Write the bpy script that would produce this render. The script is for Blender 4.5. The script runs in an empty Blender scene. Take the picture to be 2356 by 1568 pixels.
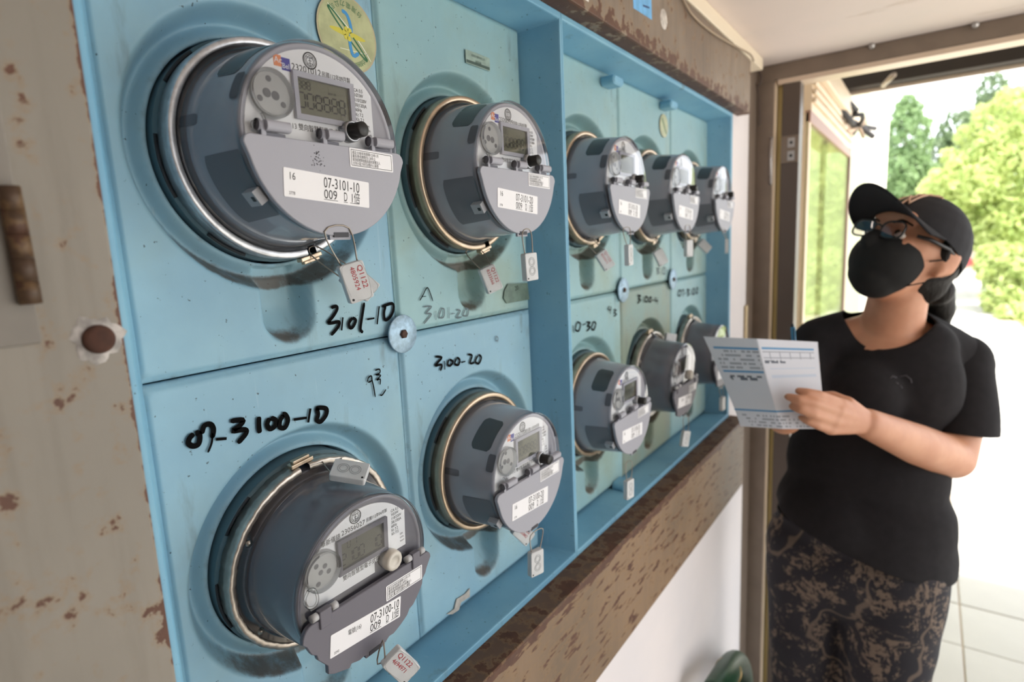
import bpy, bmesh, math, random
import numpy as np
from mathutils import Vector, Matrix, noise
R = math.radians
random.seed(4); rng = np.random.default_rng(4)
SC = bpy.context.scene
COL = SC.collection

# ------------------------------------------------------------------ camera, sky, sun, exposure
cd = bpy.data.cameras.new('camera'); cam = bpy.data.objects.new('camera', cd); COL.objects.link(cam)
cd.sensor_width = 36; cd.sensor_fit = 'HORIZONTAL'; cd.lens = 20.39; cd.clip_start = .01
cam.matrix_world = Matrix(((.81460704, -.05475306, .57742313, .48), (.57824218, .15440274, -.80112157, 0),
                           (-.04529185, .98648968, .15743809, 1.52), (0, 0, 0, 1)))
cd.dof.use_dof = True; cd.dof.focus_distance = .56; cd.dof.aperture_fstop = 4.5
SC.camera = cam
W = bpy.data.worlds.new('sky'); SC.world = W; W.use_nodes = True
bg = W.node_tree.nodes['Background']; bg.inputs[0].default_value = (.90, .95, 1, 1); bg.inputs[1].default_value = 1.6
sl = bpy.data.lights.new('sun', 'SUN'); sun = bpy.data.objects.new('sun', sl); COL.objects.link(sun)
sl.energy = 4.0; sl.angle = R(2); sl.color = (1, .95, .88)
sun.rotation_euler = Vector((-.42, .12, -.9)).to_track_quat('-Z', 'Y').to_euler()
SC.view_settings.view_transform = 'Standard'; SC.view_settings.look = 'None'
SC.view_settings.exposure = 1.08; SC.view_settings.gamma = 1; SC.view_settings.use_curve_mapping = False

# ------------------------------------------------------------------ materials
def lin(c):
    if isinstance(c, str): c = tuple(int(c[i:i+2], 16)/255 for i in (0, 2, 4))
    return tuple((x/12.92 if x <= .04045 else ((x+.055)/1.055)**2.4) for x in c[:3]) + (1,)
MATS = {}
class NT:
    def __init__(s, name):
        s.m = bpy.data.materials.new(name); s.m.use_nodes = True; s.t = s.m.node_tree
        s.b = s.t.nodes['Principled BSDF']; s.out = s.t.nodes['Material Output']
    def n(s, kind, **kw):
        x = s.t.nodes.new(kind)
        for k, v in kw.items():
            if k.startswith('i_'): x.inputs[k[2:]].default_value = v
            else: setattr(x, k, v)
        return x
    def l(s, a, b): s.t.links.new(a, b)
    def coords(s, scale=None, kind='Object'):
        c = s.n('ShaderNodeTexCoord').outputs[kind]
        if scale:
            mp = s.n('ShaderNodeMapping'); mp.inputs['Scale'].default_value = scale; s.l(c, mp.inputs[0]); c = mp.outputs[0]
        return c
    def noise(s, scale, detail=4, rough=.55, co=None, dist=0):
        x = s.n('ShaderNodeTexNoise'); x.inputs['Scale'].default_value = scale; x.inputs['Detail'].default_value = detail
        x.inputs['Roughness'].default_value = rough; x.inputs['Distortion'].default_value = dist
        s.l(co if co else s.coords(), x.inputs['Vector']); return x.outputs['Fac']
    def ramp(s, fac, a, b):
        x = s.n('ShaderNodeMapRange'); x.inputs['From Min'].default_value = a; x.inputs['From Max'].default_value = b
        x.interpolation_type = 'SMOOTHSTEP'; s.l(fac, x.inputs['Value']); return x.outputs[0]
    def math(s, op, a, b=None):
        x = s.n('ShaderNodeMath', operation=op)
        for i, v in enumerate((a, b)):
            if v is None: continue
            if isinstance(v, (int, float)): x.inputs[i].default_value = v
            else: s.l(v, x.inputs[i])
        return x.outputs[0]
    def mix(s, fac, a, b):
        x = s.n('ShaderNodeMix', data_type='RGBA')
        for i, v in ((0, fac), (6, a), (7, b)):
            if isinstance(v, (int, float)): x.inputs[i].default_value = v
            elif isinstance(v, tuple): x.inputs[i].default_value = v
            else: s.l(v, x.inputs[i])
        return x.outputs[2]
    def color(s, c):
        if isinstance(c, tuple): s.b.inputs['Base Color'].default_value = c
        else: s.l(c, s.b.inputs['Base Color'])
    def bump(s, h, strength=.2, dist=.002):
        x = s.n('ShaderNodeBump'); x.inputs['Strength'].default_value = strength; x.inputs['Distance'].default_value = dist
        s.l(h, x.inputs['Height']); s.l(x.outputs[0], s.b.inputs['Normal'])
def M(name, c='808080', rough=.5, metal=0, coat=0, var=0, vscale=8, bump=0, bscale=60, spec=.5, sheen=0):
    if name in MATS: return MATS[name]
    t = NT(name); b = t.b; c = lin(c)
    if var:
        d = tuple(x*(1-var) for x in c[:3]) + (1,); e = tuple(min(1, x*(1+var*.6)) for x in c[:3]) + (1,)
        t.color(t.mix(t.ramp(t.noise(vscale), .3, .7), d, e))
    else: t.color(c)
    b.inputs['Roughness'].default_value = rough; b.inputs['Metallic'].default_value = metal
    b.inputs['Coat Weight'].default_value = coat; b.inputs['Coat Roughness'].default_value = .06
    b.inputs['Specular IOR Level'].default_value = spec
    if bump: t.bump(t.noise(bscale), bump)
    MATS[name] = t.m; return t.m
def clear(name, tint='ffffff', gloss=1.0, rough=.03, ior=1.45, k=1):
    if name in MATS: return MATS[name]
    t = NT(name); t.t.nodes.remove(t.b)
    tr = t.n('ShaderNodeBsdfTransparent'); tr.inputs[0].default_value = lin(tint)
    gl = t.n('ShaderNodeBsdfGlossy'); gl.inputs['Roughness'].default_value = rough; gl.inputs['Color'].default_value = (gloss, gloss, gloss, 1)
    fr = t.n('ShaderNodeFresnel'); fr.inputs[0].default_value = ior
    mx = t.n('ShaderNodeMixShader'); t.l(t.math('MULTIPLY', fr.outputs[0], k), mx.inputs[0]); t.l(tr.outputs[0], mx.inputs[1]); t.l(gl.outputs[0], mx.inputs[2])
    t.l(mx.outputs[0], t.out.inputs[0]); MATS[name] = t.m; return t.m
def blue_mat(name, a, b, dirt=False, green=0):
    t = NT(name)
    base = t.mix(t.ramp(t.noise(9, 6), .3, .72), lin(a), lin(b))
    if green:
        base = t.mix(t.math('MULTIPLY', t.ramp(t.noise(5, 7, .6), .42, .75), green), base, lin('8b9a86'))
    rub = t.ramp(t.noise(1, 5, .6, t.coords((30, 30, 8))), .60, .8)
    base = t.mix(t.math('MULTIPLY', rub, .6), base, lin('66767a'))
    sp = t.ramp(t.noise(210, 2), .70, .76)
    base = t.mix(t.math('MULTIPLY', sp, .8), base, lin('2a3538'))
    sc = t.ramp(t.noise(1, 3, .5, t.coords((80, 160, 9))), .69, .74)
    base = t.mix(t.math('MULTIPLY', sc, .12), base, lin('cfe2e6'))
    if dirt:
        at = t.n('ShaderNodeAttribute', attribute_name='dirt').outputs['Fac']
        k = t.math('ADD', at, t.math('MULTIPLY', t.math('SUBTRACT', t.noise(55, 6, .65), .5), 1.1))
        g = t.math('MULTIPLY', t.ramp(at, .02, .3), t.ramp(k, .35, .95))
        base = t.mix(t.math('MULTIPLY', g, .88), base, t.mix(t.noise(25), lin('2d2a28'), lin('6b5a48')))
    t.color(base); t.b.inputs['Roughness'].default_value = .48; t.b.inputs['Specular IOR Level'].default_value = .4
    t.bump(t.noise(120, 4), .06); MATS[name] = t.m; return t.m
def rust_mat(name, paint, rust, edge=None, thr=.62, streak=None, paint2=None, sc=28, rough=.55, bmp=.25, grime=.25):
    """old paint with rust breaking through; edge=(axis, from, to) adds rust towards a free edge"""
    t = NT(name)
    co = t.coords(streak) if streak else t.coords()
    big = t.noise(3, 5)
    base = t.mix(t.ramp(big, .35, .65), lin(paint), lin(paint2 or paint))
    base = t.mix(t.math('MULTIPLY', t.ramp(t.noise(1, 5, .6, t.coords((60, 60, 5))), .45, .75), grime), base, lin('5f564a'))
    n1 = t.noise(sc if not streak else 1, 5, .6, co)
    if edge:
        sep = t.n('ShaderNodeSeparateXYZ'); t.l(t.coords(), sep.inputs[0])
        n1 = t.math('ADD', n1, t.math('MULTIPLY', t.ramp(sep.outputs[edge[0]], edge[1], edge[2]), edge[3]))
    stain = t.ramp(n1, thr-.10, thr+.06)
    base = t.mix(t.math('MULTIPLY', stain, .45), base, lin('94744a'))
    k = t.ramp(n1, thr, thr+.05)
    base = t.mix(k, base, t.mix(t.noise(70), lin(rust), lin('6a4632')))
    t.color(base); t.b.inputs['Roughness'].default_value = rough
    t.bump(t.math('SUBTRACT', t.noise(40, 4), t.math('MULTIPLY', k, .5)), bmp, .002); MATS[name] = t.m; return t.m

# ------------------------------------------------------------------ mesh builder
FONT_CACHE = {}
def glyphs(s, size):
    k = s
    if k not in FONT_CACHE:
        cu = bpy.data.curves.new('t', 'FONT'); cu.body = s; cu.size = 1; cu.resolution_u = 3
        o = bpy.data.objects.new('t', cu); COL.objects.link(o)
        dg = bpy.context.evaluated_depsgraph_get(); me = o.evaluated_get(dg).to_mesh()
        FONT_CACHE[k] = ([tuple(v.co) for v in me.vertices], [tuple(p.vertices) for p in me.polygons])
        o.evaluated_get(dg).to_mesh_clear(); bpy.data.objects.remove(o); bpy.data.curves.remove(cu)
    v, f = FONT_CACHE[k]
    return [(a*size, b*size) for a, b, c in v], f
class MB:
    def __init__(s): s.v = []; s.f = []; s.m = []; s.s = []
    def add(s, vs, fs, mi=0, sm=False):
        n = len(s.v); s.v += [tuple(p) for p in vs]; s.f += [tuple(i+n for i in q) for q in fs]
        s.m += [mi]*len(fs); s.s += [sm]*len(fs); return s
    def box(s, x0, x1, y0, y1, z0, z1, mi=0):
        return s.add([(x, y, z) for x in (x0, x1) for y in (y0, y1) for z in (z0, z1)],
                     [(0, 1, 3, 2), (4, 6, 7, 5), (0, 4, 5, 1), (2, 3, 7, 6), (0, 2, 6, 4), (1, 5, 7, 3)], mi)
    def prism(s, poly, x0, x1, mi=0, sm=False, ch=0):
        n = len(poly); vs = [(x0, y, z) for y, z in poly]
        if ch:
            ins = []
            for i in range(n):
                a = Vector(poly[i-1]); b = Vector(poly[i]); c = Vector(poly[(i+1) % n])
                d1 = (b-a); d2 = (c-b)
                d1 = d1.normalized() if d1.length else d2.normalized(); d2 = d2.normalized() if d2.length else d1
                t = (d1+d2); t = t.normalized() if t.length > 1e-6 else d1
                ins.append(b + Vector((-t.y, t.x))*ch)
            vs += [(x1-ch, y, z) for y, z in poly] + [(x1, p.x, p.y) for p in ins]
            fs = [(i, (i+1) % n, n+(i+1) % n, n+i) for i in range(n)] + [(n+i, n+(i+1) % n, 2*n+(i+1) % n, 2*n+i) for i in range(n)]
            s.add(vs, fs, mi, sm); o = len(s.v)
            s.f += [tuple(range(o-n, o)), tuple(reversed(range(o-3*n, o-2*n)))]
        else:
            vs += [(x1, y, z) for y, z in poly]
            fs = [(i, (i+1) % n, n+(i+1) % n, n+i) for i in range(n)]
            s.add(vs, fs, mi, sm); o = len(s.v)
            s.f += [tuple(range(o-n, o)), tuple(reversed(range(o-2*n, o-n)))]
        s.m += [mi]*2; s.s += [False]*2; return s
    def lathe(s, prof, n=64, mi=0, sm=True, a0=0, a1=360, c=(0, 0), rf=None):
        full = a1-a0 >= 360; k = n if full else n+1; vs = []
        for i in range(k):
            a = R(a0+(a1-a0)*i/n)
            for x, r in prof:
                r2 = r*(rf(a) if rf and r else 1)
                vs.append((x, c[0]+r2*math.cos(a), c[1]+r2*math.sin(a)))
        q = len(prof); fs = []
        for i in range(n):
            j = (i+1) % k
            for p in range(q-1): fs.append((i*q+p, i*q+p+1, j*q+p+1, j*q+p))
        return s.add(vs, fs, mi, sm)
    def tube(s, path, r, n=8, mi=0, closed=False):
        P = [Vector(p) for p in path]; vs = []; N = len(P); up = None
        for i, p in enumerate(P):
            a = P[(i-1) % N] if (closed or i) else p; b = P[(i+1) % N] if (closed or i < N-1) else p
            t = (b-a).normalized()
            if up is None: up = t.orthogonal().normalized()
            u = (up-t*up.dot(t)); u = u.normalized() if u.length > 1e-5 else t.orthogonal().normalized(); up = u; w = t.cross(u)
            rr = r[i] if isinstance(r, (list, tuple)) else r
            vs += [p+(u*math.cos(2*math.pi*k/n)+w*math.sin(2*math.pi*k/n))*rr for k in range(n)]
        fs = []
        for i in range(N if closed else N-1):
            j = (i+1) % N
            fs += [(i*n+k, i*n+(k+1) % n, j*n+(k+1) % n, j*n+k) for k in range(n)]
        if not closed: fs += [tuple(reversed(range(n))), tuple(range((N-1)*n, N*n))]
        return s.add(vs, fs, mi, True)
    def stroke(s, pts, x, w, mi=0):
        """marker stroke lying in the plane x: a flat ribbon with round ends, pts = (y, z)"""
        P = smooth2(pts); n = len(P)
        vs = []; fs = []
        for i in range(n):
            a = P[max(0, i-1)]; b = P[min(n-1, i+1)]; t = (b-a); t = t.normalized() if t.length else Vector((1, 0)); nn = Vector((-t.y, t.x))*w/2
            e = .55 if i in (0, n-1) else 1
            vs += [(x, *(P[i]+nn*e)), (x, *(P[i]-nn*e))]
        fs = [(2*i, 2*i+1, 2*i+3, 2*i+2) for i in range(n-1)]
        return s.add(vs, fs, mi)
    def text(s, st, size, y, z, x, mi=0, rot=0, al='L', sx=1, fit=None):
        v, f = glyphs(st, size)
        if not v: return s
        xs = [a for a, b in v]; w = max(xs)
        if fit: sx = fit/w
        off = 0 if al == 'L' else (-w/2 if al == 'C' else -w)
        c, d = math.cos(R(rot)), math.sin(R(rot)); vs = []
        for a, b in v:
            a = (a+off)*sx; vs.append((x, y+a*c-b*d, z+a*d+b*c))
        return s.add(vs, f, mi)
    def xf(s, m): s.v = [tuple(m @ Vector(p)) for p in s.v]; return s
    def obj(s, name, mats, parent=None, loc=None, recalc=True, bevel=0):
        me = bpy.data.meshes.new(name); me.from_pydata(s.v, [], s.f)
        for m in (mats if isinstance(mats, (list, tuple)) else [mats]): me.materials.append(m)
        me.polygons.foreach_set('material_index', s.m); me.polygons.foreach_set('use_smooth', s.s); me.update()
        if recalc:
            bm = bmesh.new(); bm.from_mesh(me); bmesh.ops.recalc_face_normals(bm, faces=bm.faces); bm.to_mesh(me); bm.free()
        o = bpy.data.objects.new(name, me); COL.objects.link(o)
        if parent: o.parent = parent
        if loc: o.location = loc
        if bevel:
            b = o.modifiers.new('bevel', 'BEVEL'); b.width = bevel; b.segments = 2; b.limit_method = 'ANGLE'; b.angle_limit = R(40)
        return o
def smooth2(pts):
    P = [Vector(p) for p in pts]
    if len(P) < 3: return P
    out = []
    for i in range(len(P)-1):
        p0 = P[max(0, i-1)]; p1 = P[i]; p2 = P[i+1]; p3 = P[min(len(P)-1, i+2)]
        for k in range(4):
            t = k/4; out.append(.5*((2*p1)+(p2-p0)*t+(2*p0-5*p1+4*p2-p3)*t*t+(3*p1-p0-3*p2+p3)*t**3))
    return out+[P[-1]]
def rrect(y0, y1, z0, z1, r=.002, n=4, rot=0, c=None):
    out = []
    for cy, cz, a in ((y1-r, z1-r, 0), (y0+r, z1-r, 90), (y0+r, z0+r, 180), (y1-r, z0+r, 270)):
        for k in range(n+1):
            t = R(a+90*k/n); out.append((cy+r*math.cos(t), cz+r*math.sin(t)))
    if rot:
        my, mz = c or ((y0+y1)/2, (z0+z1)/2); co, si = math.cos(R(rot)), math.sin(R(rot))
        out = [(my+(a-my)*co-(b-mz)*si, mz+(a-my)*si+(b-mz)*co) for a, b in out]
    return out
def disc(cy, cz, r, n=20): return [(cy+r*math.cos(2*math.pi*k/n), cz+r*math.sin(2*math.pi*k/n)) for k in range(n)]
def tag(o, label=None, cat=None, group=None, kind=None):
    if label: o['label'] = label
    if cat: o['category'] = cat
    if group: o['group'] = group
    if kind: o['kind'] = kind
    return o
def thing(name, label, cat, loc=(0, 0, 0), group=None):
    o = bpy.data.objects.new(name, None); COL.objects.link(o); o.location = loc; o.empty_display_size = .05
    return tag(o, label, cat, group)
def copy_tree(o, parent=None, skip=()):
    c = o.copy(); COL.objects.link(c); c.parent = parent
    for ch in list(o.children):
        if ch.name.split('.')[0] not in skip: copy_tree(ch, c, skip)
    return c
def struct(name, mb, mats, **k): return tag(mb.obj(name, mats, **k), kind='structure')

# ------------------------------------------------------------------ setting
white_wall = rust_mat('whitewash', 'e6e0e0', 'b9b2ae', thr=.80, sc=14, paint2='eee6e4', rough=.8, bmp=.08, grime=0)
ceil_mat = rust_mat('ceiling_paint', 'e8dcd5', '8f8781', thr=.72, streak=(4, 13, 4), paint2='efe0d8', rough=.85, bmp=.05, grime=0)
steel = rust_mat('old_grey_paint', '8a847a', '4a2a1e', edge=(1, .1440, .1490, .26), thr=.635, sc=58, paint2='948d82')
lintel_m = rust_mat('rusty_beige', '938474', '4a3023', edge=(2, 1.872, 1.834, .22), thr=.615, sc=52, paint2='77685a', grime=.5)
sill_m = rust_mat('flaking_olive', '8b7259', '3d231b', edge=(2, 1.005, 1.026, .22), thr=.555, streak=(34, 19, 95), paint2='705e4b')
rusty = rust_mat('rust_all_over', '5b463a', '3d261c', thr=.5, sc=40, paint2='6d5645', rough=.8)
pave = M('pale_paving', 'bdb8b0', .8, var=.06, vscale=3)
joint = M('paving_joint', 'b9a894', .9)
alu = M('bronze_aluminium', '8a7b6e', .38, .25, var=.08, vscale=20)
alu2 = M('dark_aluminium', '63574f', .4, .25)
cream = M('cream_enamel', 'f3dfc3', .5, var=.05)
dark = M('near_black', '141414', .6)

fl = MB().box(-8, 40, -6, 60, -.2, -.006)
floor = struct('floor', fl, joint)
cnt = 0; far = MB(); TS = .30
cells = []
for i in range(-26, 60):
    for j in range(-12, 110):
        x0, y0 = .06+i*TS, .1+j*TS
        if x0 < -1.5 and y0 < 2.2: continue
        vis = y0 > 1.6 and x0 > -.1 and x0 < .9+.75*y0
        cells.append((0 if vis else 1, math.hypot(x0-.48, y0), x0, y0))
cells.sort()
tile_me = None
for k, (v, d, x0, y0) in enumerate(cells):
    if v == 0 and cnt < 280:
        if tile_me is None:
            o = MB().prism(rrect(.003, TS-.003, .003, TS-.003, .004, 2), 0, .012, ch=.002)
            o.v = [(b, c, a-.012) for a, b, c in o.v]; o = o.obj('paving_tile', pave, floor); tile_me = o.data
        else: o = bpy.data.objects.new('paving_tile', tile_me); COL.objects.link(o); o.parent = floor
        o.location = (x0, y0, random.uniform(-.001, .001)); cnt += 1
    else: far.add([(x0+.003, y0+.003, 0), (x0+TS-.003, y0+.003, 0), (x0+TS-.003, y0+TS-.003, 0), (x0+.003, y0+TS-.003, 0)], [(0, 1, 2, 3)])
tag(far.obj('paving_tile', pave, floor), kind='stuff')

struct('ceiling', MB().box(-.2, 2.3, -2.6, 1.93, 2.0, 2.14), ceil_mat)
wl = MB().box(-.25, .05, -2.6, 1.775, 0, .985).box(-.25, .05, 1.612, 1.775, .985, 2.0).box(-.25, .05, -2.6, 1.612, 1.845, 2.0).box(-.25, .05, -2.6, .13, .985, 1.845)
struct('wall_left', wl, white_wall)
struct('wall_back', MB().box(-.25, 2.4, -2.8, -2.6, 0, 2.14), white_wall)
struct('sky_block_wall', MB().box(2.3, 2.4, -2.6, .2, 0, 2.14), white_wall)  # unseen wall, added to hold back sky light so the doorway side dominates

# left steel post with its access door, hinge and bolt
post = struct('trim_1', MB().box(-.02, .08, -.62, .1485, 0, 1.998), steel, bevel=.002)
dp = MB().box(.0798, .0822, -.5, (0.082, 0.107, 1.494)[1], (0.082, 0.1, 1.48)[2], 1.99)
tag(dp.obj('access_door', M('door_paint_dull', '88827a', .6, var=.14, vscale=14), post, bevel=.001), 'dull grey access door edge')
a = Vector((0.086, 0.103, 1.564)); b = Vector((0.086, 0.104, 1.502))
hb = MB()
for k in range(5):
    p = a.lerp(b, k/5); q = a.lerp(b, (k+.985)/5); hb.tube([p, q], .0052, 14)
hb.obj('hinge_barrel', rust_mat('rusty_barrel', '4a3626', '2c1c15', thr=.5, sc=60), post)
bc = Vector((0.08, 0.134, 1.478))
bo = MB().lathe([(0, .0085), (.003, .0085), (.0045, .006), (.0048, 0)], 24, c=(0, 0)).lathe([(0, .0135), (.0008, .0125), (.0009, 0)], 40, mi=1, rf=lambda a: 1+.10*math.sin(3*a+1)+.08*math.sin(7*a)+.05*math.sin(13*a))
o = bo.obj('bolt_head', [M('rust_dark', '4d3126', .85, var=.3, vscale=90), M('chipped_white', 'b5b0ac', .7, var=.4, vscale=120)], post, loc=bc)

# rusty lintel over the cabinets and sill below
li = MB().box(.045, .081, .1485, 1.656, 1.836, 1.966).box(.045, .079, .1485, 1.655, 1.8355, 1.838)
lintel = struct('trim_2', li, lintel_m, bevel=.003)
sb = MB().box(0, .088, .1485, 1.628, .835, 1.030)
sill = struct('trim_3', sb, sill_m, bevel=.004)
st = MB().box(.045, .091, .1485, 1.622, 1.0285, 1.0325)
st.obj('ledge', rusty, sill, bevel=.001)
bp = (0.082, 0.913, 1.918)
bl = MB().prism([(bp[1], 2.0-.036), ((0.082, 0.99, 1.935)[1], 1.964), (0.082, 0.995, 1.886)[1:], (0.082, 0.92, 1.883)[1:]], .081, .0814)
bl.prism([(p[0]+.004, p[1]+.003) for p in ((0.082, 0.953, 1.896)[1:], (0.082, 0.98, 1.9)[1:], (0.082, 0.98, 1.897)[1:], (0.081, 0.953, 1.893)[1:])], .0814, .0815, 1)
bl.obj('blue_sticker', [M('sky_blue_paper', '6fb3e6', .5, var=.15, vscale=60), M('print_dark', '2f4a78', .6)], lintel)['label'] = 'sky blue paper sticker'
rc = (0.082, 1.05, 1.902)
MB().lathe([(0, .0165), (.0004, .016), (.0005, 0)], 32).obj('round_sticker', M('worn_silver', 'c9c2ba', .5, var=.25, vscale=130), lintel, loc=(.081, rc[1], rc[2]))['label'] = 'worn silver round sticker'
wc = (0.082, 0.757, 1.848)
MB().box(0, .0005, -.012, .012, 0, .02).obj('paper_scrap', M('paper_white', 'ece9e4', .8), lintel, loc=(.081, wc[1], wc[2]))['label'] = 'torn white paper scrap'

# cable trunking in the ceiling corner, loose cable on the lintel
dct = MB().prism(rrect(.05, .084, 1.968, 1.9995, .003), -.5, 1.775); dct.v = [(b, a, c) for a, b, c in dct.v]
tag(dct.obj('cable_trunking', M('trunking_ivory', 'e9dcc5', .45), bevel=.001), 'long ivory plastic cable trunking in the corner under the ceiling', 'trunking')
pts = [(0.085, 1.11, 1.971), (0.086, 1.176, 1.946), (0.086, 1.314, 1.946), (0.086, 1.481, 1.96), (0.086, 1.625, 1.974), (0.085, 1.668, 1.968)]
tag(MB().tube(smooth2(pts), .0022).obj('cable', M('dusty_cable', 'a08e78', .6)), 'dusty thin beige cable sagging across the rusty lintel', 'cable')

# door frame at the end of the wall
fr = MB().box(-.2, .0495, 1.776, 1.90, 0, 1.9995).box(.048, .095, 1.864, 1.93, 0, 1.958).box(.048, 1.7, 1.864, 1.93, 1.957, 1.9995).box(.09, .101, 1.872, 1.93, 0, 1.958, 1).box(.101, .118, 1.886, 1.93, 0, 1.957, 2)
door = struct('door_1', fr, [alu, cream, M('yellowed_seal', 'cbb679', .6)], bevel=.002)
MB().box(.116, .163, 1.872, 1.925, .02, 1.957).obj('door_stile', alu2, door, bevel=.002)
MB().box(.104, 1.7, 1.866, 1.928, 1.9435, 1.957).obj('beam_underside_lit', M('underside_lit_pale', 'e8d3bd', .4, .2), door, bevel=.001)  # pale colour paints the beam's underside as lit from the ground
hp = MB().box(0, .047, -.003, 0, 0, .075).box(.018, .036, -.0045, -.002, .042, .068, 1).box(.018, .036, -.0045, -.002, .006, .032, 1)
hp.lathe([(0, .003), (.001, 0)], 10, mi=2)
h = hp.obj('strike_plate', [alu, M('bright_zinc', 'c6c2c0', .35, .6), dark], door, loc=(.1165, 1.872, 1.726))
for zz in (.055, .019):
    q = MB().lathe([(-.0052, 0), (-.0052, .0042), (-.003, .0042)], 12); q.v = [(b+.027, a, c+zz) for a, b, c in q.v]; q.obj('screw_head', dark, h)
MB().tube([(0.093, 1.862, 1.802), (0.091, 1.862, 1.738), (0.093, 1.862, 1.669)], .0045, 12).obj('hinge_pin', M('bright_zinc'), door)
for xx, zz in ((.33, 1.9985), (.54, 1.9985)):
    MB().lathe([(0, .008), (.006, .007), (.008, 0)], 14).obj('bracket_screw', M('bright_zinc'), door, loc=(xx, 1.858, zz-.004)).rotation_euler = (0, 0, R(-90))
hk = MB()
hk.tube(smooth2([(0.045, 1.855, 1.98), (0.051, 1.853, 1.992), (0.061, 1.853, 1.976), (0.061, 1.853, 1.955), (0.052, 1.853, 1.947), (0.047, 1.853, 1.958)]), .003)
hk.tube(smooth2([(0.052, 1.853, 1.947), (0.057, 1.853, 1.908), (0.06, 1.855, 1.86), (0.059, 1.855, 1.837)]), .0025)
tag(hk.obj('wall_hook', M('dull_iron', '6b5d55', .5, .3)), 'bent iron hook hanging at the top of the door post', 'hook')
yw = MB().box(.0502, .056, 1.755, 1.782, 1.20, 1.325)
tag(yw.obj('wall_switch', M('aged_plastic', 'cdb892', .6, var=.12, vscale=60), bevel=.003), 'yellowed narrow plastic plate on the white wall edge', 'plate')
# ------------------------------------------------------------------ blue meter cabinets
blue = blue_mat('cabinet_blue', '74abca', '84b9d2')
panel_m = blue_mat('panel_blue', '86b0c6', '94bed0', dirt=True, green=.3)
panel_g = blue_mat('panel_blue_aged', '8bb2ba', '98bec2', dirt=True, green=.7)
panel_d = blue_mat('panel_brown_stained', '7f9c98', '8a8f7e', dirt=True, green=1.0)
galv = M('galvanised', '9db9cc', .42, .35, var=.22, vscale=160)
rustbolt = M('rust_bolt', '4e382e', .85, var=.35, vscale=120)
ink = M('marker_ink', '030304', .8, spec=.1)
ink_faint = M('marker_faded', '51626a', .6)
def sm(a, b, x): t = np.clip((x-a)/(b-a), 0, 1); return t*t*(3-2*t)
def panel_mesh(name, zb, zt):
    hw = .1338; per = []
    def seg(a, b, n):
        for i in range(n): per.append((a[0]+(b[0]-a[0])*i/n, a[1]+(b[1]-a[1])*i/n))
    cs = [(hw, zb), (hw, zt), (-hw, zt), (-hw, zb)]
    for i in range(4): seg(cs[i], cs[(i+1) % 4], 96 if i % 2 == 0 else 72)
    per = np.array(per); N = len(per); ang = np.arctan2(per[:, 1], per[:, 0])
    inner = np.c_[np.cos(ang), np.sin(ang)]
    rh = .0970
    u1 = np.linspace(0, 1, 22)
    rows = []
    rb = np.hypot(per[:, 0], per[:, 1])
    for u in u1: rows.append(inner*(rh+(.126-rh)*u))
    for u in np.linspace(0, 1, 40)[1:]: rows.append(inner*(.126+(rb-.126)*u)[:, None])
    P = np.array(rows)            # rows, N, 2
    y, z = P[..., 0], P[..., 1]; r = np.hypot(y, z)
    tr = -.027*sm(.1235, .1085, r)+.009*sm(.110, .0985, r)
    zz = np.clip(z, -.146, -.09); sd = np.hypot(y, z-zz)-.0265
    lob = -.028*sm(.0020, -.0095, sd)*sm(-.178, -.135, z)**.6
    lob = np.where(r < .1, 0, lob)
    k = .006; h = np.clip(.5+.5*(lob-tr)/k, 0, 1); x = lob*(1-h)+tr*h-k*h*(1-h)
    edge = np.minimum(np.minimum(hw-np.abs(y), z-zb), zt-z); x = x-.004*(1-sm(0, .006, edge))
    x[r < .1] = np.where(r[r < .1] < .09705, -.018, x[r < .1])
    th = np.degrees(np.arctan2(z, y))
    dirt = sm(.125, .1185, r)*sm(.104, .111, r)*(sm(-15, -70, th)*sm(-178, -118, th))*.9
    dirt = np.maximum(dirt, sm(-.148, -.168, z)*sm(.006, -.006, sd)*.95)
    dirt = np.maximum(dirt, sm(.108, .0985, r)*.42)
    dirt = np.maximum(dirt, sm(.010, .001, edge)*.42)
    V = np.concatenate([np.c_[np.full(N, -.07), inner*rh], np.stack([x, y, z], -1).reshape(-1, 3)])
    nr = len(P)+1; F = []
    for i in range(nr-1):
        for j in range(N):
            a = i*N+j; b = i*N+(j+1) % N; F.append((a, a+N, b+N, b))
    V = np.concatenate([V, np.c_[np.full(N, -.012), per]]); o = (nr-1)*N
    for j in range(N): F.append((o+j, o+N+j, o+N+(j+1) % N, o+(j+1) % N))
    me = bpy.data.meshes.new(name); me.from_pydata(V.tolist(), [], F)
    me.polygons.foreach_set('use_smooth', [True]*len(F))
    at = me.attributes.new('dirt', 'FLOAT', 'POINT'); at.data.foreach_set('value', np.concatenate([np.full(N, .3), dirt.ravel(), np.full(N, .5)]))
    me.update(); bm = bmesh.new(); bm.from_mesh(me); bmesh.ops.recalc_face_normals(bm, faces=bm.faces)
    if sum(f.normal.x for f in bm.faces) < 0: bmesh.ops.reverse_faces(bm, faces=bm.faces)
    bm.to_mesh(me); bm.free(); me.materials.append(panel_m); return me
ZR = {1: 1.613, 2: 1.238}
PM = {1: panel_mesh('cover_panel', -.1825, .206), 2: panel_mesh('cover_panel', -.1875, .1905)}
CY = [.3168, .585, .9005, 1.170, 1.439]
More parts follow.
